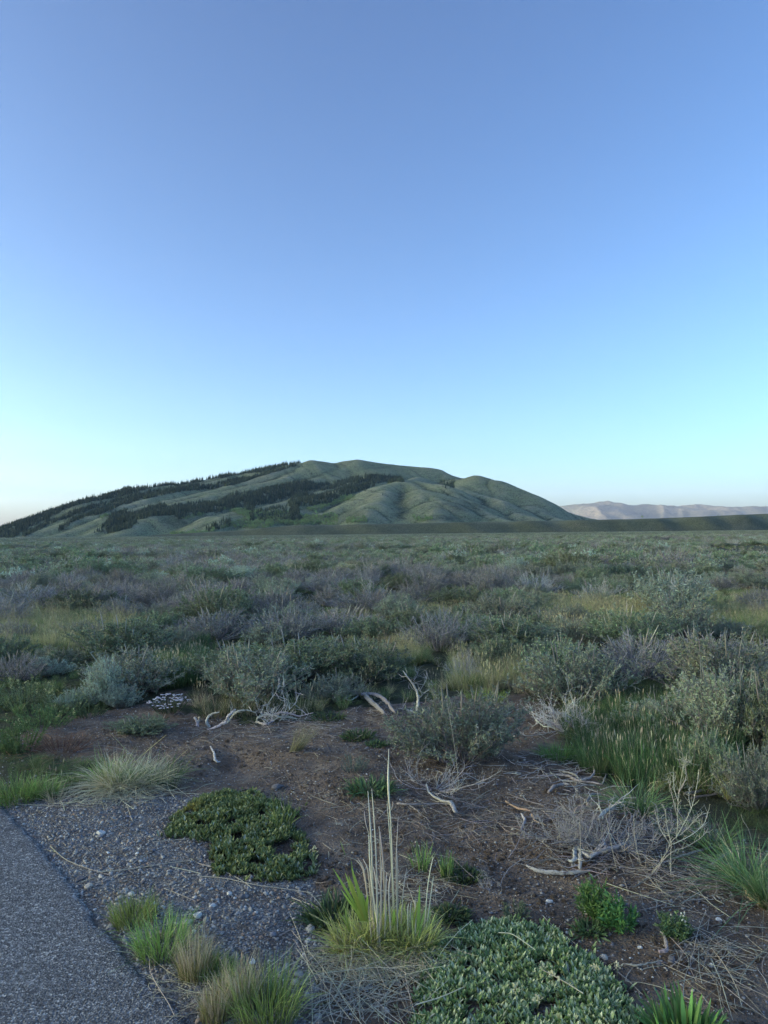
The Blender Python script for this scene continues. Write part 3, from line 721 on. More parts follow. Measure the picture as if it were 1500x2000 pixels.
for u in U:
    th = (u[0] - .5) * 2 * R(36); d = math.sqrt(7.0 ** 2 + u[1] * (46 ** 2 - 7.0 ** 2)); x, y = d * math.sin(th), d * math.cos(th)
    px, py = project(np.array([x, y, 0.]))
    if inpoly(px, py, DIRT) or edge_dist(x, y) < 1.0: continue
    if meadow(px, py) and u[2] > .04: continue
    if float(vn(x, y, 5, 70)) < -.25 and u[2] > .2: continue
    if d < 11 and 0 < px < 1500 and u[2] > .25: continue
    w = .55 + .75 * u[3] * (1 + .4 * float(vn(x, y, 6, 71)))
    if try_add(x, y, w * .5): cand.append((d, x, y, w, float(px)))
cand.sort()
ZONE = lambda px: 'below the wooded slope' if px < 500 else ('below the hill summit' if px < 900 else 'below the bare slope')
SHORT = [' '.join(re.split(r', | behind | beside | above | over | just | rising | with a | that ', s_[6])[0].split()[:5]) for s_ in SHRUBS]
KL = {'olive': 'dark olive sagebrush', 'flecked': 'pale grey-green sagebrush', 'purple': 'purple-grey twiggy sagebrush', 'silver': 'blue-green spiky sagebrush', 'dead': 'bleached half-dead sagebrush'}
n_thing = 0; inst = []
for d, x, y, w, px in cand:
    nz = float(fbm(x, y, 7, 2, 73)); u = g.uniform()
    kd = 'purple' if nz > .3 and u < .55 else ('olive' if u < .42 else 'flecked' if u < .80 else 'purple' if u < .88 else 'olive' if u < .93 else 'silver' if u < .955 else 'dead')
    if kd == 'dead' and d < 16: kd = 'flecked'
    h = w * (.33 + .19 * g.uniform())
    if n_thing < 258 and -60 < px < 1560:
        band = 'beyond the first bushes' if d < 14 else ('in the middle distance' if d < 22 else 'farther out')
        k_ = np.hypot(SH_POS[:, 0] - x, SH_POS[:, 1] - y); j_ = int(k_.argmin()); size = 'small' if w < .75 else ('broad' if w > 1.1 else 'mid-sized'); tall_ = 'low' if h < w * .42 else 'full'
        if k_[j_] < 3.2:
            rel = 'behind' if y - SH_POS[j_, 1] > abs(x - SH_POS[j_, 0]) else ('in front of' if SH_POS[j_, 1] - y > abs(x - SH_POS[j_, 0]) else 'beside')
            lab_ = '%s %s %s %s the %s' % (size, tall_, KL[kd].replace('sagebrush', 'bush'), rel, SHORT[j_])
        else: lab_ = '%s %s %s %s, %s' % (size, tall_, KL[kd].replace('sagebrush', 'bush'), band, ZONE(px))
        place_shrub(kd, int(g.integers(3)), x, y, w * 1.1, h, lab_, 'sagebrush scattered over the open plain', rz=g.uniform(0, 6.28)); n_thing += 1
    else: inst.append((x, y, w, h, kd))
# distant mass
LOD = []
lk = list(KIND)
for i, kd in enumerate(lk):
    for v in range(2):
        q = dict(KIND[kd]); q.update(stems=34, twigs=8, leaf=q['leaf'] * 2.3, fat=1.9, leaves=max(3, q['leaves'] // 2)); q['spikes'] = 5; q['leafc'] = tuple(t * 1.18 for t in q['leafc'])
        LOD.append(join_mesh('lod', shrub_meshes('lod', 400 + 11 * i + v, h=.52, link=False, **q)))
PATCH = []
for i in range(6):   # low clumps of several bushes for the far distance
    mb = MB(); gg = np.random.default_rng(500 + i); n = 900
    cx = gg.uniform(-1.6, 1.6, (9, 2)); cr_ = gg.uniform(.4, .8, 9); kk = gg.integers(0, 9, n); pol = gg.uniform(0, 1, n) ** .6 * 1.45; az = gg.uniform(0, 6.28, n)
    p = np.stack([cx[kk, 0] + cr_[kk] * np.sin(pol) * np.cos(az), cx[kk, 1] + cr_[kk] * np.sin(pol) * np.sin(az), cr_[kk] * .8 * np.cos(pol)], 1)
    dd = norm(p - np.stack([cx[kk, 0], cx[kk, 1], 0 * cr_[kk]], 1) + .4 * gg.normal(size=(n, 3)))
    base = np.array([(.25, .29, .19), (.31, .34, .25), (.27, .28, .24), (.21, .25, .16), (.38, .40, .31)])[gg.integers(0, 5, 9)][kk]
    cc = base * (1 + .25 * gg.normal(size=(n, 1))); cc = np.clip(cc, .01, .9)
    ribbons(mb, p - dd * .06, dd, gg.uniform(.12, .26, n), gg.uniform(.05, .12, n), np.zeros((n, 3)), [.8, 1, .2], cc * .8, cc)
    PATCH.append(mb.build('patch', M_LEAF, link=False))
c1 = sources('brush_source', LOD); c2 = sources('brush_patch_source', PATCH)
for d, x, y, w, px in [(0,) * 5] * 0: pass
n = 26000; th = g.uniform(-R(36), R(36), n); d = np.sqrt(g.uniform(44 ** 2, 210 ** 2, n)); x = d * np.sin(th); y = d * np.cos(th)
k_ = (vn(x, y, 9, 70) > -.28); x, y, d = x[k_], y[k_], d[k_]; n = len(x)
w = .55 + .8 * g.uniform(size=n) * (1 + .4 * vn(x, y, 6, 71)); h = w * (.32 + .18 * g.uniform(size=n)); nz = fbm(x, y, 9, 2, 73); u = g.uniform(size=n)
ki = np.where((nz > .3) & (u < .5), 2, np.where(u < .36, 0, np.where(u < .80, 1, np.where(u < .94, 2, np.where(u < .97, 3, 4)))))
if inst:
    ix = np.array([(a, b_, c_, e, lk.index(k)) for a, b_, c_, e, k in inst]); x = np.append(x, ix[:, 0]); y = np.append(y, ix[:, 1]); w = np.append(w, ix[:, 2]); h = np.append(h, ix[:, 3]); ki = np.append(ki, ix[:, 4].astype(int))
n = len(x)
scatter('distant_brush', c1, np.stack([x, y, hn(x, y) - .02], 1), g.uniform(0, 6.28, n), np.stack([w * 1.1, w * 1.1, h / .52], 1), ki * 2 + g.integers(0, 2, n))
n = 20000; th = g.uniform(-R(36), R(36), n); d = 190 + (1260 - 190) * g.uniform(0, 1, n) ** 1.25; x = d * np.sin(th); y = d * np.cos(th); y = y
sc_ = g.uniform(.7, 1.1, n) * (1 + .5 * sstep(200, 900, d)) 
scatter('farthest_brush', c2, np.stack([x, y, hn(x, y) - .05], 1), g.uniform(0, 6.28, n), np.stack([sc_ * 1.3, sc_ * 1.3, sc_ * .75], 1), g.integers(0, 6, n))

# ------------------------------------------------------------------ grass between the bushes
GM = grass_meshes(False); gk = list(GM); GOB = [GM[k].build('gsrc', M_GRASS, link=False) for k in gk]
GCOL = sources('grass_source', GOB)
def gpoints(n, r0, r1):
    th = g.uniform(-R(36), R(36), n); d = np.sqrt(g.uniform(r0 ** 2, r1 ** 2, n)); return d * np.sin(th), d * np.cos(th)
X_, Y_, S_, K_ = [], [], [], []
for (n, r0, r1, s0) in ((34000, 4, 16, .75), (34000, 16, 48, .8), (16000, 48, 120, 1.2)):
    x, y = gpoints(n, r0, r1); px, py = project(np.stack([x, y, 0 * x], -1)); de = edge_dist(x, y)
    md = meadow(px, py); dirt, gv = zones(x, y)
    dens = np.where(md, .9, np.clip(.22 * (r0 < 10) + .45 * (r0 > 10) + .42 * vn(x, y, 2.2, 81), .03, 1)); weedy = inpoly(px, py, [(-400, 1330), (270, 1330), (240, 1560), (-400, 1600)])
    front = inpoly(px, py, [(380, 1300), (860, 1300), (860, 1420), (380, 1420)]); right = inpoly(px, py, [(1100, 1330), (1700, 1290), (1700, 1700), (1440, 1640), (1440, 1500), (1150, 1390)])
    dens = np.where(weedy, .35, np.where(front, .10, np.where(right, .75, dens))); keep = (g.uniform(size=n) < dens) & ~dirt & (de > .2)
    x, y, px, py, md, lowz = x[keep], y[keep], px[keep], py[keep], md[keep], (weedy | right)[keep]; n = len(x); u = g.uniform(size=n); nz = fbm(x, y, 1.8, 3, 83)
    k = np.where(nz > .75, 1, np.where(nz < -.5, 4, np.where(u < .5, 0, np.where(u < .75, 3, np.where(u < .9, 4, 1)))))
    tall = inpoly(px, py, [(1110, 1395), (1430, 1400), (1440, 1545), (1130, 1520)]) | inpoly(px, py, [(290, 1270), (400, 1255), (400, 1345), (300, 1345)])
    yel = inpoly(px, py, [(860, 1275), (1070, 1280), (1060, 1345), (860, 1335)]) & (u < .75)
    brt = inpoly(px, py, [(-60, 1205), (265, 1205), (270, 1268), (-60, 1280)])
    k = np.where(lowz & ~tall, np.where(u < .85, 3, 0), k)
    k = np.where(tall, np.where(u < .96, 2, 0), np.where(yel & (u < .2), 1, np.where(brt, np.where(u < .7, 0, 1), k)))
    s = s0 * g.uniform(.55, 1.15, n) * np.where(md, 1.0, .8)
    X_.append(x); Y_.append(y); S_.append(s); K_.append(k)
x, y, s, k = map(np.concatenate, (X_, Y_, S_, K_)); n = len(x)
scatter('grass', GCOL, np.stack([x, y, hn(x, y)], 1), g.uniform(0, 6.28, n), s, k)
# ------------------------------------------------------------------ trees of the hill
def z1(pts): return [(x / 3.75, 880 + y / 3.75) for x, y in pts]
def z2(pts): return [(400 + x / 3.75, 880 + y / 3.75) for x, y in pts]
def z3(pts): return [(750 + x / 3.75, 880 + y / 3.75) for x, y in pts]
BANDS = [
    ('in the tree line along the skyline of the hill', 1.0, z1([(-700, 900), (-700, 600), (0, 560), (150, 500), (500, 300), (900, 200), (1500, 100), (1500, 215), (1350, 245), (1250, 250), (1100, 268), (1000, 295), (900, 325), (800, 350), (700, 365), (640, 385), (540, 405), (480, 435), (400, 470), (300, 510), (200, 560), (110, 625), (0, 650)])),
    ('in the tree line along the skyline of the hill', 1.0, z2([(-5, 100), (300, 0), (940, 0), (940, 84), (880, 68), (830, 62), (760, 62), (700, 85), (600, 105), (450, 145), (350, 150), (200, 180), (100, 200), (-5, 205)])),
    ('in the second band of trees below the skyline', 1.0, z1([(160, 600), (260, 560), (350, 500), (420, 490), (560, 430), (620, 415), (800, 370), (1000, 310), (1150, 280), (1300, 262), (1505, 240), (1505, 285), (1300, 300), (1160, 330), (1040, 350), (900, 390), (860, 410), (800, 440), (700, 470), (600, 500), (520, 555), (440, 590), (430, 575), (560, 500), (620, 455), (800, 405), (780, 395), (620, 440), (520, 470), (420, 505), (330, 545), (250, 595), (200, 615)])),
    ('in the second band of trees below the skyline', 1.0, z2([(-5, 240), (60, 240), (150, 215), (300, 185), (430, 165), (520, 140), (640, 100), (700, 95), (600, 125), (450, 175), (400, 190), (260, 235), (160, 255), (60, 275), (-5, 285)])),
    ('in the long band of trees across the middle of the hill', 1.0, z1([(690, 600), (760, 540), (800, 500), (830, 465), (910, 430), (1000, 450), (1050, 410), (1180, 400), (1300, 400), (1400, 380), (1505, 375), (1505, 450), (1300, 498), (1280, 470), (1100, 482), (1000, 500), (920, 525), (850, 550), (720, 600)])),
    ('in the long band of trees across the middle of the hill', 1.0, z2([(-5, 380), (100, 370), (200, 320), (280, 300), (380, 290), (500, 260), (600, 240), (700, 220), (760, 212), (850, 240), (950, 220), (1050, 200), (1200, 175), (1300, 165), (1400, 190), (1450, 205), (1400, 215), (1240, 240), (1130, 235), (1050, 250), (960, 270), (860, 285), (760, 300), (700, 325), (600, 345), (480, 375), (380, 395), (330, 430), (280, 405), (140, 420), (130, 445), (-5, 450)])),
    ('in the short band of trees beside the bare knob', 1.0, z2([(610, 370), (740, 310), (830, 330), (950, 300), (1050, 260), (1200, 240), (1250, 250), (1150, 290), (1050, 320), (950, 365), (900, 385), (740, 410), (660, 420), (610, 400)])),
    ('in the small stand low on the hill among pale broadleaf trees', .8, z2([(280, 400), (360, 400), (350, 515), (320, 515), (320, 445), (280, 440)])),
    ('in the small stand low on the hill among pale broadleaf trees', .8, z2([(630, 420), (700, 420), (700, 510), (600, 510)])),
    ('in the small stand low on the hill among pale broadleaf trees', .35, z2([(360, 440), (600, 400), (600, 510), (380, 510)])),
    ('in the thin row at the foot of the wooded slope', .9, z1([(770, 600), (840, 560), (900, 540), (980, 512), (1005, 518), (940, 560), (860, 585), (790, 605)])),
    ('in the thin row at the foot of the wooded slope', .5, z2([(-5, 560), (90, 520), (180, 505), (180, 545), (60, 570), (-5, 590)])),
    ('in the small group in the saddle by the bare peak', .25, z3([(435, 225), (520, 215), (520, 270), (440, 275)])),
    ('in the long band of trees across the middle of the hill', .9, z3([(-5, 190), (60, 185), (140, 195), (140, 222), (0, 230)])),
]
BROAD = [z2([(130, 415), (480, 440), (600, 440), (620, 510), (480, 560), (180, 560), (180, 520), (300, 500)]), z2([(500, 515), (970, 500), (970, 545), (500, 545)]), z2([(700, 470), (960, 460), (960, 520), (720, 515)]),
         z2([(740, 430), (1060, 330), (1100, 345), (800, 450)]), z1([(1250, 600), (1505, 585), (1505, 640), (1250, 640)]), z1([(1330, 490), (1505, 455), (1505, 475), (1340, 510)]), z1([(760, 480), (860, 470), (860, 505), (760, 500)]),
         z2([(1040, 495), (1200, 485), (1200, 520), (1040, 528)]), z3([(200, 490), (340, 495), (340, 520), (200, 512)]), z2([(-5, 560), (100, 540), (200, 540), (60, 590), (-5, 600)])]
def conifer(seed, fat=.2, cc=(.095, .145, .11)):
    g_ = np.random.default_rng(seed); mb = MB(); ns = 7
    ang = np.arange(5) / 5 * 6.283
    mb.add(np.concatenate([np.stack([.018 * np.cos(ang), .018 * np.sin(ang), 0 * ang - .02], 1), [[0, 0, .9]]]), tris=[(i, (i + 1) % 5, 5) for i in range(5)], col=(.09, .07, .055))
    for k, z in enumerate(np.linspace(.10, .84, 6)):
        r = fat * (1.02 - z) * g_.uniform(.85, 1.15); hh = .26 - .08 * z
        a = np.arange(ns * 2) / (ns * 2) * 6.283 + g_.uniform(0, 6); rr = r * np.where(np.arange(ns * 2) % 2, .55, 1.0) * g_.uniform(.8, 1.2, ns * 2)
        V = np.concatenate([np.stack([rr * np.cos(a), rr * np.sin(a), z - .03 * g_.uniform(size=ns * 2)], 1), [[0, 0, min(1, z + hh)]], [[0, 0, z + .05]]])
        T = [(i, (i + 1) % (ns * 2), ns * 2) for i in range(ns * 2)] + [((i + 1) % (ns * 2), i, ns * 2 + 1) for i in range(ns * 2)]
        mb.add(V, tris=T, col=np.array(cc) * g_.uniform(.8, 1.2))
    return mb.build('conifer_%d' % seed, M_CONIFER, link=False)
def broadleaf(seed, link=False):
    g_ = np.random.default_rng(seed); mb = MB()
    pth = np.array([[(0, 0, -.02), (.01, .01, .3), (.0, .02, .75)]]); tubes(mb, pth, np.array([[.022, .016, .006]]), 4, np.array([(.28, .28, .25)]), np.array([(.28, .28, .25)]))
    n = 190; c_ = g_.uniform(-.18, .18, (5, 3)) + [0, 0, .62]; k = g_.integers(0, 5, n); d_ = rand_dir(n, g_); p = c_[k] + d_ * g_.uniform(.1, .26, (n, 1)) * [1, 1, 1.15]
    p[:, 2] = np.clip(p[:, 2], .2, 1.0)
    ribbons(mb, p, rand_dir(n, g_), g_.uniform(.05, .10, n), g_.uniform(.04, .07, n), np.zeros((n, 3)), [.5, 1, .3], C3((.20, .29, .13), n, .25, g_), C3((.22, .31, .13), n, .2, g_))
    return mb.build('broadleaf_%d' % seed, M_LEAF, link=link)
CON = [conifer(*q) for q in ((1, .17, (.095, .145, .11)), (2, .21, (.12, .17, .12)), (3, .15, (.085, .13, .105)), (4, .19, (.13, .17, .11)))]; BRD = [broadleaf(i) for i in (11, 12, 13)]
gt = np.random.default_rng(5)
n = 260000; x = gt.uniform(-3000, 1500, n); y = gt.uniform(2300, 4250, n); z = hill_h(x, y)
pc = np.arange(-700, 1901, 3.0); yc = np.arange(2150, 4300, 12.0)
PC, YC = np.meshgrid(pc, yc); ZC = hill_h((PC - 750) / 1400 * YC, YC); cm = np.maximum.accumulate((ZC - CAMZ) / YC, axis=0)
def hidden(x, y, z, h):
    u = 750 + x / y * 1400; i = np.clip(((y - 40 - 2150) / 12).astype(int), 0, len(yc) - 1); j = np.clip(((u + 700) / 3).astype(int), 0, len(pc) - 1)
    return (z + h - CAMZ) / y < cm[i, j]
vis = (z > 1) & ~hidden(x, y, z, 14); x, y, z = x[vis], y[vis], z[vis]
px, py = project(np.stack([x, y, z + 5], -1)); px = px + 5 * fbm(x, y, 120, 3, 34); py = py + 2.2 * fbm(x, y, 90, 3, 35); u = gt.uniform(size=len(x)); band = np.full(len(x), -1)
thin = np.where((vn(x, y, 38, 36) < -.45) & (u > .35), -1, vn(x, y, 60, 33))
for i, (nm, dens, poly) in enumerate(BANDS): band[(band < 0) & inpoly(px, py, poly) & (u < dens) & (thin > -.9)] = i
isb = np.zeros(len(x), bool)
for p in BROAD: isb |= inpoly(px, py, p)
ti = np.where(band >= 0)[0]; bi = np.where(isb & (band < 0) & (u < .55))[0]
# lone conifers on the slopes
lone = np.where((band < 0) & ~isb & (u > .9993) & (px < 800) & (z > 30))[0]
def hgt(i, lo, hi): return gt.uniform(lo, hi, len(i)) * gt.choice([1, 1, 1.25, .6, .8], len(i))
th = hgt(ti, 12, 21); bh = hgt(bi, 8, 14); lh = hgt(lone, 9, 15)
def pick(ii, hh, count):
    px_, py_ = px[ii], py[ii]; inv = (px_ > -5) & (px_ < 1505); size = np.where(inv, hh / y[ii], 0); o = np.argsort(-size); return o[:count], o[count:]
def put(src, ii, hh, sel, cat, name, label, group):
    for q in sel:
        i = ii[q]; c = bpy.data.objects.new(name, src[int(gt.integers(len(src)))].data); COL.objects.link(c)
        c.location = (float(x[i]), float(y[i]), float(z[i]) - .6); c.rotation_euler = (0, 0, gt.uniform(0, 6.28)); s = float(hh[q]); c.scale = (s, s, s)
        tag(c, label(i), cat, group)
s1, r1 = pick(ti, th, 280); s2, r2 = pick(bi, bh, 90)
put(CON, ti, th, s1, 'conifer', 'conifer', lambda i: 'dark conifer standing ' + BANDS[band[i]][0], 'dark conifers on the hill')
put(CON, lone, lh, range(len(lone)), 'conifer', 'conifer', lambda i: 'lone small conifer away from the tree bands on the open hillside', 'lone conifers on the hillside')
put(BRD, bi, bh, s2, 'tree', 'broadleaf_tree', lambda i: 'small pale green broadleaf tree at the foot of the hill below the conifers', 'pale broadleaf trees at the foot of the hill')
FC = sources('forest_source', [bpy.data.objects.new('k', o.data) for o in CON + BRD][:0] + [o for o in CON + BRD])
ii = np.concatenate([ti[r1], bi[r2]]); hh = np.concatenate([th[r1], bh[r2]]); kk = np.concatenate([gt.integers(0, 4, len(r1)), 4 + gt.integers(0, 3, len(r2))])
scatter('far_forest', FC, np.stack([x[ii], y[ii], z[ii] - .6], 1), gt.uniform(0, 6.28, len(ii)), hh, kk)
print('TREES', len(ti), len(bi), len(lone))
# brush on the terrace's rim
for (a_, b_, hh_, lab) in ((1255, 1012.5, 6.5, 'small wind-bent tree alone on the rim of the terrace'), (1402, 1006, 3.2, 'low round bush on the rim of the terrace'), (1410, 1006, 2.6, 'smaller bush touching the low round bush on the terrace rim'), (1492, 1002, 3.2, 'bush on the terrace rim at the edge of the view')):
    q = Q(float(a_), float(b_), 1345.); zz = float(terr_h(np.array([q[0]]), np.array([1345.]))[0])
    t_ = bpy.data.objects.new('rim_tree' if hh_ > 5 else 'rim_bush', BRD[0 if hh_ > 5 else 1].data); COL.objects.link(t_); t_.location = (q[0], 1345., zz - (.2 if hh_ > 5 else hh_ * .3)); s = hh_; t_.scale = (s * 1.25, s * 1.2, s)
    tag(t_, lab, 'tree' if hh_ > 5 else 'bush')

# low brush on the hill, thickest in the hollows
n = 60000; x = gt.uniform(-2600, 1500, n); y = gt.uniform(2350, 4250, n); z = hill_h(x, y); e_ = 14.0
lp = np.clip((hill_h(x + e_, y) + hill_h(x - e_, y) + hill_h(x, y + e_) + hill_h(x, y - e_) - 4 * z) / e_ / e_ * 45, 0, 1)
px, py = project(np.stack([x, y, z], -1))
for cx, cy, rx, ry in ((690, 1005, 30, 12), (790, 985, 22, 22), (905, 990, 60, 10), (870, 1012, 50, 7), (560, 1012, 90, 9), (340, 1018, 40, 12), (235, 1015, 14, 12), (920, 938, 20, 4)):
    lp = np.maximum(lp, .8 * np.exp(-(((px - cx) / rx) ** 2 + ((py - cy) / ry) ** 2)))
k = (z > 2) & ~hidden(x, y, z, 2) & (gt.uniform(size=n) < .05 + .55 * lp + .15 * (vn(x, y, 70, 37) > .3)) & (px > -60) & (px < 1560); x, y, z = x[k], y[k], z[k]; n = len(x); s = gt.uniform(.9, 2.3, n)
scatter('hillside_brush', c2, np.stack([x, y, z - .2], 1), gt.uniform(0, 6.28, n), np.stack([s, s, s * 1.0], 1), gt.integers(0, 6, n))
# ------------------------------------------------------------------ foreground plants
ge = np.random.default_rng(77)
def thing_mesh(name, mb, m, at, label, cat, group=None, kind=None, parent=None, part=None):
    if part is None:
        o = mb.build(name, m); o.location = [float(v) for v in at]; return tag(o, label, cat, group, kind)
    o = mb.build(part, m, parent=parent)
    if kind: o['kind'] = kind
    return o
def ground_at(px, py):
    p = P(float(px), float(py)); return p
def up_h(px, ytop, p):  # height of the point seen at row ytop above ground point p
    return float(Q(float(px), float(ytop), p[1])[2] - p[2])

TUFTS = [ # px, ybase, ytop, width px, style, label
    (262, 1798, 1752, 72, 'fine', 'fine green grass tuft at the asphalt edge, uppermost of its row'),
    (318, 1856, 1790, 92, 'fine', 'green grass tuft at the asphalt edge, second of its row'),
    (382, 1908, 1812, 66, 'tan', 'upright straw-tipped grass tuft at the asphalt edge'),
    (425, 1905, 1868, 60, 'fine', 'low green grass tuft beside the upright straw-tipped tuft'),
    (470, 1960, 1868, 80, 'tan', 'yellow straw-tipped grass tuft against the big green one near the bottom edge'),
    (520, 1985, 1895, 110, 'fine', 'big green grass tuft near the bottom edge beside the gravel'),
    (420, 1990, 1915, 60, 'tan', 'sparse straw-coloured grass tuft with seed heads beside the asphalt at the bottom edge'),
    (30, 1562, 1500, 90, 'dense', 'dense short green grass clump above the asphalt corner'),
    (85, 1555, 1502, 50, 'dense', 'rounded green grass clump next to the dense one above the asphalt corner'),
    (576, 1466, 1408, 44, 'lean', 'small straw-green grass tuft leaning over in the bare soil'),
    (552, 1618, 1545, 60, 'blade', 'bright green upright grass blades growing out of the leafy mat'),
    (1245, 1584, 1520, 130, 'arch', 'arching green grass tuft between dead branches and the dead pale weed'),
    (1385, 1660, 1590, 100, 'arch', 'dark green grass tuft behind the foot of the dead pale weed'),
    (1462, 1735, 1625, 90, 'arch', 'green grass tuft beyond the curved dead root, at the edge of the view'),
    (1500, 1770, 1670, 60, 'arch', 'bright green grass tuft cut off by the edge of the view'),
    (420, 1398, 1345, 60, 'strip', 'grass tuft with straw stems behind the bleached stump pieces'),
    (468, 1396, 1343, 60, 'strip', 'green and straw grass tuft behind the curled bleached branch'),
    (515, 1390, 1340, 60, 'strip', 'straw-tipped grass tuft behind the bleached branch cluster'),
    (590, 1388, 1345, 60, 'strip', 'blue-green grass tuft at the far end of the bleached branch cluster'),
    (872, 1712, 1660, 30, 'blade', 'small upright green grass shoot near the low leafy plant in the soil'),
    (1175, 1500, 1438, 90, 'tall', 'tall dark green grass tuft with pale seed heads, nearest the dead branch mass'),
    (1240, 1515, 1440, 90, 'tall', 'tall dark green grass tuft in the middle of the tall grass'),
    (1310, 1520, 1443, 90, 'tall', 'tall dark green grass tuft with fine seed heads behind the arching tuft'),
    (1380, 1510, 1438, 80, 'tall', 'tall green grass tuft at the foot of the silvery sagebrush'),
    (340, 1340, 1290, 70, 'green', 'bright green grass tuft in the gap between two dark bushes'),
    (330, 1312, 1268, 60, 'green', 'light green seeding grass tuft behind the bright green one in the gap'),
    (905, 1345, 1305, 50, 'yel', 'straw-yellow grass tuft beneath the spidery dead bush'),
    (960, 1342, 1300, 60, 'yel', 'tall yellow grass tuft in front of the dense dark sagebrush'),
    (1015, 1335, 1300, 60, 'yel', 'yellow grass tuft beside the pale-dotted sagebrush'),
    (950, 1368, 1345, 70, 'fine', 'short green grass fringe at the rim of the bare hollow'),
    (100, 1268, 1222, 70, 'yel', 'straw-based grass tuft at the near rim of the bright green patch'),
    (1090, 1480, 1440, 60, 'dense', 'small green grass clump at the foot of the bleached dead branches'),
    (640, 1405, 1380, 60, 'low', 'low dark green leafy plant between the two bleached roots'),
    (700, 1440, 1418, 60, 'low', 'small dark green cushion plant in the bare soil below the large root'),
    (735, 1455, 1440, 40, 'low', 'tiny sparse green plant just below the small cushion plant'),
    (725, 1545, 1505, 80, 'low', 'dark green leafy cushion at the foot of the round sagebrush'),
    (820, 1700, 1640, 50, 'blade', 'faint grey-green sprouts behind the tall straw stalks'),
    (905, 1712, 1685, 64, 'low', 'bright green small leafy plant in the soil beyond the tall straw stalks'),
    (650, 1800, 1720, 90, 'low', 'dark green plant beside the tall straw clump on the gravel side'),
    (1150, 1818, 1790, 50, 'low', 'small green sprout cluster below the upright green weed'),
    (880, 1790, 1760, 60, 'low', 'low dark green plant behind the silvery leaf mat'),
]
for q, (px, yb, yt, w, st, lab) in enumerate(TUFTS):
    p = ground_at(px, yb); s = p[1] / FPX; W_ = w * s; H = max(.03, up_h(px, yt, p)); mb = MB(); sd = 900 + q * 3
    if st == 'fine': tuft_mb(mb, sd, 460, H * 1.15, .0028, W_ * .55, .30, .35, (.18, .23, .07), (.34, .50, .14)); tuft_mb(mb, sd + 1, 70, H * 1.1, .002, W_ * .55, .35, .4, TAN, STRAW)
    elif st == 'tan': tuft_mb(mb, sd, 300, H * .75, .0026, W_ * .45, .24, .2, (.24, .24, .09), (.34, .38, .14)); tuft_mb(mb, sd + 1, 240, H * 1.08, .002, W_ * .42, .18, .15, STRAW, (.66, .60, .42)); seedheads(mb, sd + 2, 12, H, W_ * .3, head=.025)
    elif st == 'dense': tuft_mb(mb, sd, 420, H * .9, .0035, W_ * .5, .35, .5, (.13, .20, .06), (.27, .44, .12)); tuft_mb(mb, sd + 1, 80, H, .003, W_ * .5, .35, .4, (.2, .2, .09), (.34, .34, .15))
    elif st == 'lean':
        mb2 = MB(); tuft_mb(mb2, sd, 150, H * 1.15, .0025, W_ * .3, .25, .2, (.2, .2, .1), (.42, .39, .24)); V = np.concatenate(mb2.V); V[:, 0] += V[:, 2] * .55; mb.add(V, quads=np.concatenate(mb2.Q), col=np.concatenate(mb2.C))
    elif st == 'blade': tuft_mb(mb, sd, 46, H, .0055, W_ * .32, .14, .2, (.14, .19, .06), (.24, .37, .11), Lvar=(.5, 1.15)); tuft_mb(mb, sd + 1, 10, H * .9, .002, W_ * .4, .3, .2, TAN, STRAW)
    elif st == 'arch': tuft_mb(mb, sd, 260, H * 1.35, .0042, W_ * .22, .65, .55, (.11, .16, .07), (.19, .32, .13)); tuft_mb(mb, sd + 1, 40, H * 1.2, .003, W_ * .3, .8, .6, TAN, STRAW)
    elif st == 'strip': tuft_mb(mb, sd, 200, H * .9, .003, W_ * .5, .35, .4, (.10, .13, .06), (.16, .22, .10)); tuft_mb(mb, sd + 1, 90, H, .0025, W_ * .5, .3, .25, TAN, STRAW); seedheads(mb, sd + 2, 8, H * 1.2, W_ * .4)
    elif st == 'tall': tuft_mb(mb, sd, 300, H * .95, .0045, W_ * .5, .22, .25, DARK0, (.13, .27, .085)); seedheads(mb, sd + 2, 9, H * 1.0, W_ * .5, (.48, .46, .32), .045, .14)
    elif st == 'green': tuft_mb(mb, sd, 260, H, .005, W_ * .5, .25, .3, (.09, .13, .05), (.17, .28, .08)); seedheads(mb, sd + 2, 8, H, W_ * .5)
    elif st == 'yel': tuft_mb(mb, sd, 200, H, .0045, W_ * .5, .22, .25, YEL0, (.42, .42, .19)); tuft_mb(mb, sd + 1, 90, H, .004, W_ * .5, .3, .25, TAN, STRAW); seedheads(mb, sd + 2, 14, H * 1.05, W_ * .4, head=.06)
    elif st == 'low': tuft_mb(mb, sd, int(260 * min(1, w / 70) + 60), H * .8, .0085, W_ * .5, .7, .5, (.06, .085, .04), (.12, .19, .08), prof=[.5, 1, .9, .15], Lvar=(.3, 1.0))
    nm, ct = ('leafy_plant', 'plant') if st == 'low' else ('grass_tuft', 'grass tuft')
    thing_mesh(nm, mb, M_GRASS, p, lab, ct)

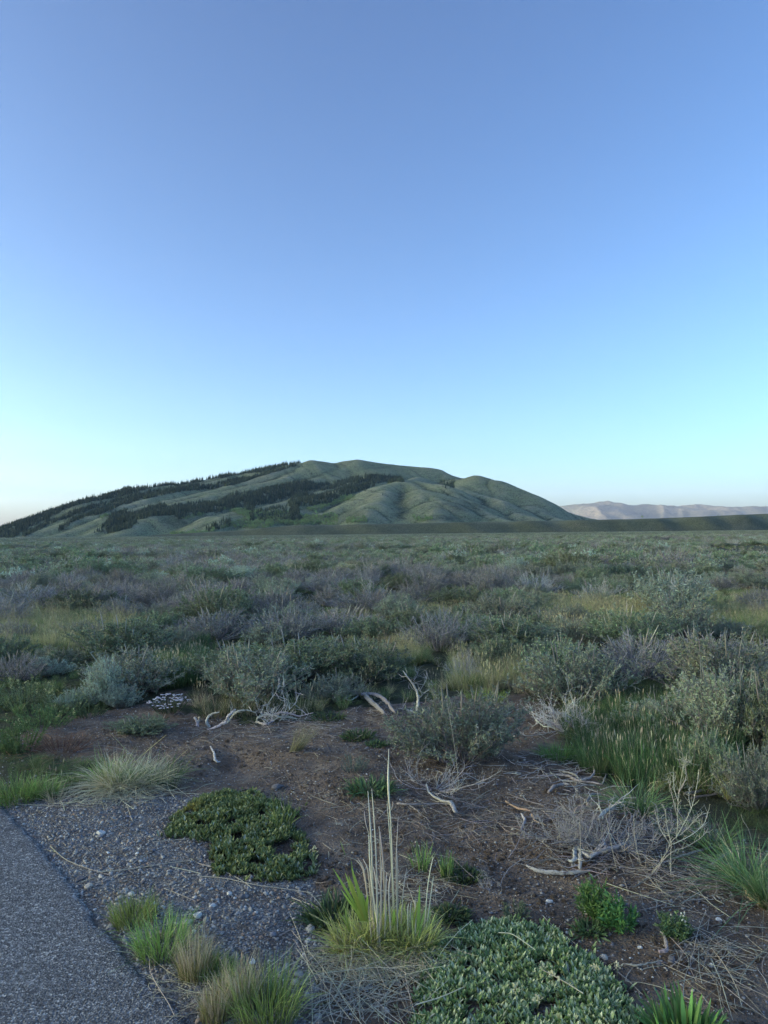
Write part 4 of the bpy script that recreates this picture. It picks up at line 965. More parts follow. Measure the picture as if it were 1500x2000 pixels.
# leafy mats: the leaves one can pick apart are parts, the rest one part
LEAFM = []
LC = [(.30, .36, .28), (.20, .27, .17), (.14, .21, .10), (.38, .42, .35)]
for i in range(8):
    mb = MB(); c = np.array([LC[i % 4]]); k = 5; t = np.linspace(0, 1, k); pr = np.array([.28, .62, 1, .92, .12]); L, W_ = .036, .0105
    cx = .006 * t * t * (1 + i % 3); V = []
    for j in range(k): V += [(-pr[j] * W_ / 2, cx[j], L * t[j]), (0, cx[j] + .0014 * pr[j], L * t[j]), (pr[j] * W_ / 2, cx[j], L * t[j])]
    Fq = [(3 * j + a_, 3 * j + a_ + 1, 3 * j + a_ + 4, 3 * j + a_ + 3) for j in range(k - 1) for a_ in (0, 1)]
    mb.add(np.array(V), quads=Fq, col=c); LEAFM.append(mb.build('leaf', M_LEAF, smooth=True, link=False))
def leaf_mat(poly, label, mound, dens, seed, leafpal, leafL=.034, yellow=None, ntop=300, name='mat_plant', flowers=()):
    g_ = np.random.default_rng(seed); pp = np.array([ground_at(*q) for q in poly]); lo, hi = pp[:, :2].min(0), pp[:, :2].max(0); ctr = pp[:, :2].mean(0)
    n = int(dens * (hi - lo).prod()); xy = g_.uniform(lo, hi, (n, 2)); w = .05 * fbm(xy[:, 0], xy[:, 1], .16, 3, seed) + .03 * g_.normal(size=n) * (g_.uniform(size=n) < .12); ins = inpoly(xy[:, 0] + w, xy[:, 1] + w, [tuple(q[:2]) for q in pp]); xy = xy[ins]; n = len(xy)
    e = np.full(n, 9.0)   # distance to the rim
    for a_, b_ in zip(pp, np.roll(pp, -1, 0)):
        d_ = b_[:2] - a_[:2]; t = np.clip(((xy - a_[:2]) @ d_) / (d_ @ d_), 0, 1); e = np.minimum(e, np.hypot(*(xy - a_[:2] - t[:, None] * d_).T))
    gap = (vn(xy[:, 0], xy[:, 1], .055, seed + 3) < -.52) & (e > .02); xy, e = xy[~gap], e[~gap]; n = len(xy)
    gz = hn(xy[:, 0], xy[:, 1]); zz = gz + mound * sstep(0, .12, e) * (.7 + .5 * vn(xy[:, 0], xy[:, 1], .10, seed + 1)) - .004
    root = empty(name, (ctr[0], ctr[1], float(hn(*ctr))), label, 'plant'); o0 = np.array(root.location)
    m = n * 5; ri = np.repeat(np.arange(n), 5); az = g_.uniform(0, 6.28, m); tilt = np.abs(g_.normal(size=m)) * .42 + .12
    d = np.stack([np.sin(tilt) * np.cos(az), np.sin(tilt) * np.sin(az), np.cos(tilt)], 1)
    base = np.concatenate([xy, zz[:, None]], 1)[ri] + g_.normal(size=(m, 3)) * [.004, .004, .002] - o0
    pal = np.array(leafpal); patch = np.clip((vn(xy[:, 0], xy[:, 1], .13, seed + 5) + 1) / 2, 0, 1)[ri]; k = (g_.uniform(size=m) * .8 + patch * .2) * (len(pal) - 1); k0 = np.clip(k.astype(int), 0, len(pal) - 2); col = pal[k0] * (1 - (k - k0))[:, None] + pal[k0 + 1] * (k - k0)[:, None]
    if yellow is not None:
        yp = ground_at(*yellow)[:2]; f = np.exp(-((xy - yp) ** 2).sum(1) / .006)[ri][:, None]; col = col * (1 - f) + np.array([.42, .42, .12]) * f
    side = norm(np.cross(d, np.array([0, 0, 1.0])) + 1e-6)
    mb = MB(); L = leafL * g_.uniform(.6, 1.2, m)
    ribbons(mb, base, d, L, L * .30, np.stack([np.cos(az), np.sin(az), -.3 + 0 * az], 1) * .18, [.3, .7, 1, .85, .1], col * .75, col * 1.1, side=side)
    f = mb.build('foliage', M_LEAF, parent=root, smooth=True); f['kind'] = 'stuff'
    # a dark litter bed under the leaves
    mb = MB(); q = n * 2; b2 = np.concatenate([xy, gz[:, None]], 1)[np.repeat(np.arange(n), 2)] - o0 + [0, 0, .002]; a2 = g_.uniform(0, 6.28, q)
    ribbons(mb, b2, np.stack([np.cos(a2), np.sin(a2), .25 + 0 * a2], 1), np.full(q, .022), np.full(q, .008), np.zeros((q, 3)), [.5, 1, .3], C3((.07, .055, .035), q, .3, g_), C3((.10, .08, .05), q, .3, g_))
    f = mb.build('dead_leaves', M_LEAF, parent=root); f['kind'] = 'stuff'
    sel = g_.permutation(np.where((base[:, 1] + o0[1] < np.percentile(xy[:, 1], 70)))[0])[:ntop]
    for i in sel:
        c = bpy.data.objects.new('leaf', LEAFM[int(g_.integers(8))].data); COL.objects.link(c); c.parent = root; c.location = [float(v) for v in base[i] + [0, 0, .006]]
        c.rotation_euler = (float(-tilt[i] * .8), 0, float(az[i] - 1.57)); s = float(leafL / .036 * g_.uniform(.8, 1.2)); c.scale = (s, s, s)
    for (fx, fy) in flowers:
        p = ground_at(fx, fy + 12) - o0; mb = MB(); nf = 26; cc = p + [0, 0, .055]
        tubes(mb, np.array([[p, p + [.002, 0, .03], cc]]), np.array([[.0012, .001, .001]]), 3, np.array([(.2, .25, .12)]), np.array([(.2, .25, .12)]))
        ribbons(mb, cc + g_.normal(size=(nf, 3)) * [.007, .007, .004], rand_dir(nf, g_) + [0, 0, .4], np.full(nf, .008), np.full(nf, .006), np.zeros((nf, 3)), [.6, 1, .4], C3((.62, .60, .36), nf, .1, g_), C3((.72, .70, .50), nf, .1, g_))
        mb.build('flower_head', M_PETAL, parent=root)
    return root
MAT2 = [(328, 1628), (335, 1600), (365, 1578), (398, 1556), (440, 1545), (500, 1545), (522, 1565), (572, 1600), (600, 1648), (620, 1682), (612, 1712), (560, 1724), (500, 1722), (440, 1702), (398, 1672), (418, 1648), (378, 1638)]
MAT1 = [(800, 1990), (802, 1900), (832, 1858), (880, 1838), (930, 1806), (1000, 1796), (1060, 1806), (1110, 1846), (1160, 1886), (1208, 1915), (1240, 1960), (1262, 2010), (1275, 2130), (1000, 2200), (780, 2150)]
leaf_mat(MAT2, 'low dark green leafy mat on the gravel with a few yellowish leaves at one corner', .035, 5200, 31, [(.09, .14, .045), (.18, .26, .08), (.28, .37, .14), (.52, .58, .36)], .030, yellow=(372, 1585), flowers=[(613, 1668)])
leaf_mat(MAT1, 'broad mat of silvery grey-green spoon-shaped leaves at the bottom edge of the view', .014, 6800, 32, [(.08, .13, .04), (.18, .25, .09), (.36, .40, .21), (.68, .68, .46)], .029,
         flowers=[(1060, 1905), (1165, 1908), (1205, 1906), (1080, 1922), (1050, 1970), (1008, 1950)])

def bushlet(px, yb, yt, w, label, n, L, wl, c0, c1, name='leafy_plant', cat='plant', stems=40, seed=0, flow=None, nf=0):
    """upright leafy stems, used for weeds, the flowering phlox and the broad-leaved tuft"""
    g_ = np.random.default_rng(seed + 40); p = ground_at(px, yb); s = p[1] / FPX; W_ = w * s; H = up_h(px, yt, p); p = p + [0, W_ * .3, 0]; p[2] = hn(p[0], p[1])
    root = empty(name, p, label, cat)
    a = g_.uniform(0, 6.28, stems); r = W_ * .5 * np.sqrt(g_.uniform(0, 1, stems)); b0 = np.stack([r * np.cos(a) * .6, r * np.sin(a) * .6, 0 * a], 1)
    tip = np.stack([r * np.cos(a), r * np.sin(a), H * (1 - .45 * (r / (W_ * .5)) ** 2) * g_.uniform(.65, 1.05, stems)], 1)
    t = np.linspace(0, 1, 4)[None, :, None]; path = b0[:, None] * (1 - t) + tip[:, None] * t
    mb = MB(); tubes(mb, path, np.linspace(.0022, .0012, 4)[None].repeat(stems, 0), 3, C3(np.array(c0) * .8, stems, .2, g_), C3(c0, stems, .2, g_)); o = mb.build('stems', M_TWIG, parent=root); o['kind'] = 'stuff'
    si = g_.integers(0, stems, n); tt = g_.uniform(.15, 1, n)[:, None]; q = b0[si] * (1 - tt) + tip[si] * tt
    d = norm(rand_dir(n, g_) * .8 + [0, 0, .7] + norm(tip[si] * [1, 1, 0]) * .4); mb = MB(); LL = L * g_.uniform(.6, 1.2, n)
    ribbons(mb, q, d, LL, LL * wl, g_.normal(size=(n, 3)) * .2, [.5, 1, .8, .1], C3(c0, n, .2, g_), C3(c1, n, .2, g_)); o = mb.build('foliage', M_LEAF, parent=root); o['kind'] = 'stuff'
    if flow:
        fi = g_.integers(0, stems, nf)
        for i in fi:
            mb = MB(); c = tip[i] + g_.normal(size=3) * [.008, .008, .003] + [0, 0, .004]; k = flow[1]; ang = np.arange(k) / k * 6.283 + g_.uniform(0, 6)
            dd = np.stack([np.cos(ang), np.sin(ang), .25 + 0 * ang], 1) if flow[3] else rand_dir(k, g_)
            ribbons(mb, np.repeat(c[None], k, 0) + (0 if flow[3] else g_.normal(size=(k, 3)) * .006), dd, np.full(k, flow[2]), np.full(k, flow[2] * .75), np.zeros((k, 3)), [.4, 1, .5], C3(flow[0], k, .06, g_), C3(flow[0], k, .06, g_))
            mb.build('flower', M_PETAL, parent=root)
    return root
bushlet(322, 1398, 1362, 84, 'low cushion of small white flowers on the bare soil behind the bleached stumps', 900, .014, .3, (.07, .10, .05), (.12, .17, .08), 'white_flower_cushion', 'flowers', 90, 1, ((.82, .80, .88), 5, .011, True), 110)
bushlet(30, 1390, 1330, 130, 'yellow-flowered weed at the edge of the view beneath the purple sagebrush', 1500, .02, .25, (.14, .18, .10), (.22, .27, .15), 'flowering_weed', 'plant', 70, 2, ((.60, .58, .30), 7, .008, False), 34)
bushlet(110, 1400, 1352, 110, 'paler yellow-flowered weed between the edge weed and the spiky blue-green sage', 1300, .02, .25, (.14, .18, .10), (.21, .26, .15), 'flowering_weed', 'plant', 60, 3, ((.60, .58, .30), 7, .008, False), 22)
bushlet(60, 1430, 1385, 150, 'mass of low green weeds below the yellow-flowered ones', 1700, .02, .3, (.10, .15, .06), (.18, .26, .10), 'leafy_weed', 'plant', 80, 4, ((.60, .58, .30), 7, .007, False), 14)
bushlet(20, 1478, 1420, 110, 'bright green weeds at the edge of the view above the dense grass clump', 1200, .022, .3, (.12, .17, .06), (.2, .3, .11), 'leafy_weed', 'plant', 60, 5)
bushlet(165, 1405, 1378, 80, 'tiny green weeds at the foot of the blue-green sage', 700, .016, .3, (.10, .15, .07), (.17, .24, .12), 'leafy_weed', 'plant', 40, 6)
bushlet(1165, 1800, 1722, 70, 'upright green weed in the pebbly soil below the bleached log', 700, .03, .2, (.10, .17, .05), (.17, .30, .09), 'leafy_weed', 'plant', 34, 7)
bushlet(1215, 1828, 1765, 80, 'bushier green weed touching the upright one in the pebbly soil', 800, .028, .26, (.09, .16, .05), (.15, .28, .09), 'leafy_weed', 'plant', 34, 8)
bushlet(1326, 1842, 1794, 70, 'small green cushion plant with one white flower head in the pebbly soil', 900, .016, .35, (.09, .14, .06), (.17, .25, .12), 'cushion_plant', 'plant', 60, 9, ((.74, .72, .60), 9, .008, False), 3)
bushlet(100, 1478, 1452, 150, 'reddish-brown dead weed litter beside the low green weeds', 900, .025, .12, (.20, .11, .08), (.30, .18, .12), 'dead_weed', 'plant', 70, 10)
bushlet(1010, 1800, 1770, 60, 'sparse grey-green sprouts at the top rim of the silvery mat', 260, .018, .2, (.12, .16, .10), (.2, .25, .16), 'leafy_weed', 'plant', 20, 12)
bushlet(690, 1510, 1478, 70, 'thin blue-grey sprig at the foot of the round sagebrush', 500, .016, .2, (.12, .15, .13), (.2, .24, .2), 'leafy_weed', 'plant', 40, 13)

# the broad-leaved tuft at the bottom edge: every leaf a part
p = ground_at(1340, 2040); root = empty('broad_leaved_tuft', p, 'vigorous green tuft of broad pointed leaves at the bottom edge beside the silvery mat', 'plant')
for i in range(150):
    mb = MB(); az = ge.uniform(0, 6.28); ti = abs(ge.normal()) * .45 + .1; L = ge.uniform(.07, .15) * (1.1 - .25 * ti); r = .055 * math.sqrt(ge.uniform()); a_ = az + .5 * ge.normal()
    b0 = np.array([[r * 1.6 * math.cos(a_), r * math.sin(a_), 0]]); d = np.array([[math.sin(ti) * math.cos(az), math.sin(ti) * math.sin(az), math.cos(ti)]])
    c = C3((.13, .24, .07), 1, .22, ge); ribbons(mb, b0, d, np.array([L]), np.array([ge.uniform(.011, .017)]), np.array([[math.cos(az), math.sin(az), -.5]]) * .35 * ti, [.35, .7, 1, .95, .6, .05], c * .8, c * 1.35, side=norm(np.cross(d, [[0, 0, 1.]]) + 1e-6))
    mb.build('leaf', M_LEAF, parent=root, smooth=True)

# ------------------------------------------------------------------ the tall straw clump
YC_ = float(P(755., 1858.)[1]); base = P(755., 1858.)
clump = empty('straw_clump', base, 'tall bleached straw stalks rising from a yellow-green grass clump beside the gravel', 'dry grass'); cb = np.array(clump.location)
def zc(x, y): return 580 + x / 4.347, 1440 + y / 4.347
STALKS = [((648, 1560), (602, 455), 5.5), ((690, 1500), (635, 435), 4), ((640, 1330), (500, 1040), 4), ((636, 1320), (515, 1025), 3.4), ((640, 1300), (560, 1030), 3.6), ((715, 1560), (610, 820), 4.5), ((665, 1520), (612, 910), 4), ((755, 1480), (706, 800), 5.5),
          ((822, 1500), (765, 540), 3.6), ((855, 1540), (860, 670), 3), ((850, 1520), (845, 905), 3.6), ((870, 1520), (932, 1110), 3), ((1072, 1520), (1156, 1015), 3.2), ((1085, 1500), (1160, 1180), 3), ((715, 1470), (700, 760), 3.2), ((612, 820), (570, 620), 2.6),
          ((800, 1520), (795, 1150), 4.5), ((690, 1540), (720, 1050), 3.5), ((740, 1560), (760, 1150), 3), ((680, 1500), (650, 1100), 3), ((705, 1560), (680, 1180), 3.4), ((965, 1600), (970, 1390), 3.5), ((1005, 1620), (1002, 1370), 4), ((945, 1600), (950, 1410), 3), ((800, 620), (812, 545), 2)]
for i, (a_, b_, r) in enumerate(STALKS):
    dy = ge.uniform(-.05, .05); A = Q(*zc(*a_), YC_ + dy); B = Q(*zc(*b_), YC_ + dy + ge.uniform(-.03, .03)); M = (A + B) / 2 + ge.normal(size=3) * .006
    if a_[1] > 1200: A = A * [1, 1, 0] + [0, 0, float(hn(A[0], A[1])) + .02]
    mb = MB(); pth = smooth_path([A, M, B], 8)[None] - cb; r = r * .00078
    tubes(mb, pth, np.array([[1, 1, .95, .9, .85, .8, .6, .25]]) * r * 1.0, 5, C3((.60, .53, .37), 1, .08, ge), C3((.78, .72, .56), 1, .06, ge), cap=True); mb.build('stalk', M_TWIG, parent=clump)
A = Q(*zc(825, 1520), YC_); B = Q(*zc(800, 800), YC_); C_ = Q(*zc(775, 400), YC_); D_ = Q(*zc(780, 95), YC_)
pth = smooth_path([A, B, C_, D_], 14)[None] - cb; mb = MB(); tubes(mb, pth, np.array([[2, 2, 2.1, 2.1, 2.2, 2.3, 2.6, 3.2, 3.8, 4.0, 3.2, 2.0, 1.3, .6]]) * .00120, 6, np.array([(.60, .53, .37)]), np.array([(.82, .75, .57)]), cap=True)
mb.build('stalk', M_TWIG, parent=clump)['label'] = 'tallest straw stalk, thickened by a dry sheath near its top'
GB = [((560, 1560), (335, 1120), 26), ((570, 1560), (400, 1150), 34), ((590, 1560), (470, 1095), 34), ((575, 1560), (432, 1180), 34), ((590, 1560), (505, 1250), 36), ((585, 1550), (580, 1350), 34), ((575, 1550), (548, 1300), 34), ((560, 1560), (515, 1350), 34), ((560, 1560), (380, 1300), 26), ((600, 1570), (560, 1270), 26), ((545, 1560), (470, 1380), 30),
      ((450, 1660), (398, 1440), 20), ((440, 1640), (365, 1460), 14), ((1015, 1800), (1060, 1305), 30), ((1020, 1760), (1088, 1430), 20), ((1060, 1700), (1190, 1540), 16), ((820, 1600), (822, 1465), 30), ((720, 1860), (755, 1740), 26), ((560, 1640), (350, 1810), 16), ((870, 1715), (1000, 1790), 28), ((700, 1560), (420, 1555), 18), ((990, 1640), (1000, 1375), 20), ((410, 1000), (370, 880), 6), ((575, 1500), (410, 1000), 7)]
for i, (a_, b_, w) in enumerate(GB):
    A = Q(*zc(*a_), YC_ - .03 + ge.uniform(-.03, .03)) - cb; B = Q(*zc(*b_), YC_ - .03 + ge.uniform(-.05, .04)) - cb; d = B - A; L = np.linalg.norm(d)
    mb = MB(); g0 = C3((.17, .24, .05), 1, .12, ge); g1 = C3((.38, .55, .12) if b_[1] < 1500 else (.52, .52, .2), 1, .1, ge)
    ribbons(mb, A[None], (d / L)[None], np.array([L]), np.array([w * .00044]), ge.normal(size=(1, 3)) * .04, [.55, .85, 1, .95, .7, .05], g0, g1, side=norm(np.array([[1, ge.uniform(-.5, .5), .2]])))
    mb.build('blade', M_GRASS, parent=clump)
mb = MB()
for k, (cx, n_) in enumerate(((-.14, 120), (-.07, 150), (.0, 150), (.07, 170), (.13, 130))):
    tuft_mb(mb, 1300 + k, n_ * 2, .17, .0055, .055, .42, .5, (.34, .32, .13), (.54, .60, .20), .25, centre=(cx, ge.uniform(-.03, .05)), Lvar=(.4, 1.1))
    tuft_mb(mb, 1320 + k, 110, .14, .004, .07, .7, .7, TAN, STRAW, centre=(cx, 0))
mb.build('basal_leaves', M_GRASS, parent=clump)['kind'] = 'stuff'

# the sprawling straw tussock by the asphalt's far corner
p = ground_at(232, 1536); sT = empty('straw_tussock', p, 'sprawling tussock of flattened straw and arching green blades above the asphalt corner', 'dry grass')
mb = MB(); tuft_mb(mb, 1400, 620, .26, .004, .10, 1.3, .55, (.46, .42, .28), (.68, .63, .47)); tuft_mb(mb, 1401, 560, .24, .0035, .12, 1.5, .5, TAN, STRAW, centre=(.12, .05)); tuft_mb(mb, 1402, 140, .17, .003, .03, .35, .2, (.30, .27, .12), (.48, .45, .2), centre=(-.04, -.05)); mb.build('dry_blades', M_GRASS, parent=sT)['kind'] = 'stuff'
mb = MB(); tuft_mb(mb, 1403, 110, .25, .0065, .06, .65, .55, (.16, .24, .07), (.32, .46, .16), centre=(-.10, .08)); tuft_mb(mb, 1404, 110, .22, .005, .10, .8, .5, (.10, .15, .06), (.17, .26, .10), centre=(.26, .12)); mb.build('green_blades', M_GRASS, parent=sT)['kind'] = 'stuff'
for a_, b_ in (((318, 1520), (366, 1464)), ((255, 1505), (325, 1435)), ((205, 1500), (190, 1445)), ((268, 1500), (214, 1430))):
    A = P(*map(float, a_)) - p; B = Q(*map(float, b_), p[1]) - p; mb = MB(); pth = smooth_path([A + [0, 0, .03], (A + B) / 2 + [0, 0, .02], B], 7)[None]; tubes(mb, pth, np.linspace(.0022, .001, 7)[None], 4, np.array([(.45, .42, .22)]), np.array([(.55, .52, .3)])); mb.build('stalk', M_TWIG, parent=sT)

# ------------------------------------------------------------------ bleached wood
WCOL = {'white': (0.600, 0.576, 0.540), 'grey': (0.408, 0.384, 0.372), 'tan': (0.432, 0.336, 0.240), 'dark': (0.240, 0.204, 0.180)}
def wood(paths, label, col='grey', name='driftwood_branch', cat='dead wood', twigs=0, seed=0):
    """paths: (points in view, radii mm, lift m or None when standing); ground pieces follow the soil"""
    g_ = np.random.default_rng(seed + 5); o0 = None; mb = MB(); tw = []
    for pts, rr, mode in paths:
        if mode is None:
            b = P(float(pts[0][0]), float(pts[0][1])); Y = b[1]; w = [b + [0, 0, -.01]] + [Q(float(a_), float(c_), Y + .02 * g_.normal()) for a_, c_ in pts[1:]]
        else: w = [P(float(a_), float(c_), mode) + [0, 0, mode] for a_, c_ in pts]
        w = np.array(w)
        if o0 is None: o0 = w[0].copy()
        k = max(10, 5 * len(pts)); pth = smooth_path(w, k); r = np.interp(np.linspace(0, 1, k), np.linspace(0, 1, len(rr)), rr) * .001
        pth = pth + g_.normal(size=(k, 3)) * r[:, None] * .22; r = r * g_.uniform(.82, 1.15, k)
        # gnarled section
        sides = 9; n0 = mb.n; tubes(mb, (pth - o0)[None], r[None], sides, C3(WCOL[col], 1, .08, g_), C3(WCOL[col], 1, .08, g_), cap=True)
        V = mb.V[-1].reshape(k, sides, 3); c_ = V.mean(1, keepdims=True); f = 1 + .28 * np.sin(np.arange(sides) * 2.1 + seed)[None, :, None] * (1 + .3 * g_.normal(size=(1, sides, 1))); mb.V[-1] = (c_ + (V - c_) * f).reshape(-1, 3).astype(np.float32)
        for _ in range(twigs):
            t = g_.integers(k // 4, k); L = g_.uniform(.05, .14); d = norm(rand_dir(1, g_)[0] + [0, 0, .5 if mode is None else .15]); q = pth[t] - o0
            tw.append(np.stack([q, q + d * L * .5 + g_.normal(size=3) * .008, q + d * L + g_.normal(size=3) * .02]))
    if tw:
        root = empty(name, o0, label, cat); o = mb.build('limb', M_WOOD, parent=root, smooth=True); m2 = MB(); T = np.array(tw); tubes(m2, T, np.tile([.0022, .0016, .0007], (len(T), 1)), 4, C3(WCOL[col], len(T), .15, g_), C3(WCOL[col], len(T), .15, g_)); m2.build('twigs', M_TWIG, parent=root)['kind'] = 'stuff'
        return root
    o = mb.build(name, M_WOOD, smooth=True); o.location = [float(v) for v in o0]; return tag(o, label, cat)
wood([([(387, 1420), (384, 1408), (379, 1401)], [11, 10, 7], None), ([(387, 1412), (389, 1404), (390, 1400)], [8, 7, 4], None)], 'short forked bleached stump, first of the pieces beside the white flowers', 'white', 'dead_stump', seed=1)
wood([([(408, 1420), (404, 1408), (408, 1398), (417, 1393), (428, 1391)], [12, 11, 11, 8, 4], None)], 'bent bleached stump between the forked stump and the curled branch', 'white', 'dead_stump', seed=2)
wood([([(402, 1424), (425, 1419), (440, 1410), (448, 1397), (460, 1385)], [4, 9, 12, 11, 6], None), ([(440, 1414), (452, 1402), (462, 1390), (482, 1387), (500, 1392)], [8, 9, 8, 5, 2], None)], 'pair of curled bleached branches twisted together', 'white', seed=3, twigs=4)
wood([([(500, 1414), (504, 1402), (520, 1396), (545, 1399)], [7, 9, 8, 5], None), ([(528, 1408), (535, 1397), (552, 1391), (585, 1398), (612, 1392)], [9, 9, 8, 5, 2], None), ([(530, 1410), (545, 1400), (575, 1403), (600, 1412)], [7, 6, 5, 2], None), ([(527, 1400), (522, 1378), (540, 1350), (545, 1322)], [5, 4, 3, 1], None),
      ([(540, 1400), (556, 1376), (552, 1350), (556, 1330)], [4, 3, 2, 1], None), ([(550, 1398), (575, 1375), (585, 1355)], [4, 2.5, 1], None), ([(520, 1402), (505, 1385), (498, 1362)], [4, 2.5, 1], None), ([(500, 1412), (518, 1416), (535, 1410)], [8, 8, 5], .01)], 'tangled bleached root cluster with thin twigs standing up from it', 'white', 'dead_root', seed=4, twigs=9)
wood([([(672, 1370), (690, 1361), (708, 1359), (718, 1368), (736, 1384), (752, 1400)], [5, 9, 16, 22, 20, 13], .025), ([(706, 1362), (730, 1362), (752, 1374), (772, 1398)], [12, 17, 18, 12], .03), ([(712, 1366), (711, 1352), (709, 1346)], [9, 5, 2], None), ([(700, 1362), (684, 1372), (668, 1366)], [7, 5, 3], .02)], 'large weathered forked root lying before the olive bush with the dark hollow', 'grey', 'dead_root', seed=5, twigs=5)
wood([([(812, 1396), (816, 1378), (817, 1360), (809, 1340), (798, 1325), (788, 1311)], [13, 12, 11, 8, 6, 3], None), ([(818, 1362), (828, 1354), (839, 1347)], [7, 5, 3], None), ([(814, 1345), (803, 1350), (790, 1362)], [5, 3, 1.5], None), ([(806, 1330), (815, 1318), (818, 1305)], [4, 2.5, 1], None), ([(812, 1395), (795, 1389), (778, 1386)], [9, 7, 4], .01), ([(818, 1350), (832, 1328), (834, 1312)], [4, 2.5, 1], None), ([(800, 1328), (790, 1330), (780, 1326)], [3, 2, 1], None)], 'upright bleached snag with bent arms between the large root and the round sagebrush', 'white', 'dead_snag', seed=6, twigs=8)
wood([([(411, 1460), (418, 1474), (421, 1488), (430, 1491)], [4, 7, 8, 5], .008)], 'small white bent stick lying in the bare soil below the stumps', 'white', 'dead_stick', seed=7)
wood([([(833, 1536), (840, 1554), (862, 1567), (880, 1573), (890, 1590)], [3, 5, 8, 12, 9], .012)], 'pale crooked root end reaching out from under the round sagebrush', 'white', 'dead_root', seed=8)
wood([([(775, 1572), (800, 1574), (850, 1572), (880, 1574)], [6, 5, 4, 2], .008), ([(800, 1575), (815, 1585), (822, 1596)], [4, 3, 1], .006)], 'thin grey stick lying flat below the round sagebrush', 'grey', 'dead_stick', seed=9)
wood([([(1072, 1552), (1082, 1540), (1096, 1535), (1112, 1536)], [8, 10, 9, 5], .012)], 'short hooked grey stub among the litter beside the round sagebrush', 'grey', 'dead_stick', seed=10)
wood([([(1050, 1519), (1104, 1517), (1128, 1528), (1150, 1530), (1176, 1535)], [5, 7, 8, 6, 4], .01), ([(1134, 1529), (1152, 1525), (1161, 1514), (1158, 1502)], [7, 7, 6, 3], .02), ([(1092, 1508), (1122, 1516), (1134, 1528)], [5, 6, 6], .01), ([(1176, 1535), (1182, 1522), (1184, 1514)], [4, 4, 2], .01)], 'forking grey branch lying below the tall dark grass', 'grey', seed=11)
wood([([(1122, 1590), (1137, 1583), (1160, 1577), (1184, 1573)], [8, 14, 12, 7], .015)], 'thick tan split root half buried in the red soil', 'tan', 'dead_root', seed=12)
wood([([(1146, 1571), (1153, 1558), (1162, 1555), (1174, 1555)], [5, 7, 6, 3], .012)], 'small grey crook of wood above the thick tan root', 'grey', 'dead_stick', seed=13)
wood([([(1170, 1607), (1182, 1592), (1205, 1579), (1225, 1574), (1244, 1578)], [7, 9, 8, 6, 3], .02), ([(1185, 1590), (1200, 1572), (1217, 1555)], [6, 4, 2], None), ([(1178, 1606), (1174, 1590), (1168, 1578)], [5, 4, 2], .02)], 'pale curved branch arching over the thick tan root', 'white', seed=14, twigs=8)
wood([([(1110, 1688), (1121, 1689), (1124, 1670), (1131, 1664), (1134, 1680), (1133, 1706)], [5, 9, 11, 11, 9, 5], .02), ([(1130, 1666), (1152, 1681), (1168, 1666), (1179, 1656), (1176, 1638)], [9, 9, 11, 9, 4], .02), ([(1152, 1681), (1180, 1667), (1206, 1661), (1220, 1655), (1232, 1650)], [9, 11, 10, 7, 3], .018)], 'hooked bleached log lying on the twig pile', 'white', 'dead_log', seed=15, twigs=8)
wood([([(1028, 1694), (1045, 1703), (1080, 1708), (1115, 1708), (1152, 1704)], [3, 7, 8, 7, 5], .01)], 'long smooth pale branch lying level below the hooked log', 'white', seed=16)
wood([([(1311, 1682), (1350, 1670), (1395, 1659), (1434, 1663)], [4, 5, 6, 5], .01), ([(1389, 1694), (1410, 1678), (1434, 1664)], [3, 6, 6], .012), ([(1290, 1690), (1311, 1682)], [3, 4], .008)], 'long thin grey root lying beyond the dead pale weed', 'grey', 'dead_root', seed=17)
wood([([(1405, 1681), (1428, 1697), (1450, 1712)], [4, 4, 2.5], .008)], 'straight grey stick slanting away from the long thin root', 'grey', 'dead_stick', seed=18)
wood([([(1458, 1742), (1464, 1756), (1482, 1768), (1500, 1772)], [7, 9, 9, 7], .012), ([(1458, 1742), (1470, 1732), (1490, 1735)], [6, 6, 4], .012)], 'curved brown root at the edge of the view below the green tuft', 'tan', 'dead_root', seed=19)
wood([([(1291, 1822), (1301, 1843), (1302, 1860), (1287, 1864)], [4, 6, 6, 5], .008)], 'small hooked grey stick in the pebbly soil beside the cushion plant', 'grey', 'dead_stick', seed=20)
wood([([(1216, 1885), (1245, 1888), (1268, 1884), (1290, 1879)], [2, 3.5, 3, 2], .005)], 'thin pale stick in the pebbly soil below the small hooked one', 'grey', 'dead_stick', seed=21)
wood([([(987, 1567), (1010, 1580), (1036, 1586)], [4, 6, 5], .008)], 'tan stick end in the red soil below the hooked grey stub', 'tan', 'dead_stick', seed=22)
wood([([(1040, 1594), (1046, 1606), (1067, 1614)], [7, 5, 3], .008)], 'short tan stick with a round knob in the red soil', 'tan', 'dead_stick', seed=23)
wood([([(1018, 1592), (1025, 1604), (1022, 1614), (1016, 1628)], [4, 8, 5, 2], .01)], 'small pale forked stick standing out of the red soil', 'white', 'dead_stick', seed=24)
wood([([(1335, 1555), (1380, 1548), (1405, 1543)], [7, 8, 5], .012), ([(1350, 1562), (1390, 1556), (1420, 1550)], [5, 6, 3], .01)], 'dark dead branches lying under the yellow-flecked sagebrush', 'dark', seed=25, twigs=6)
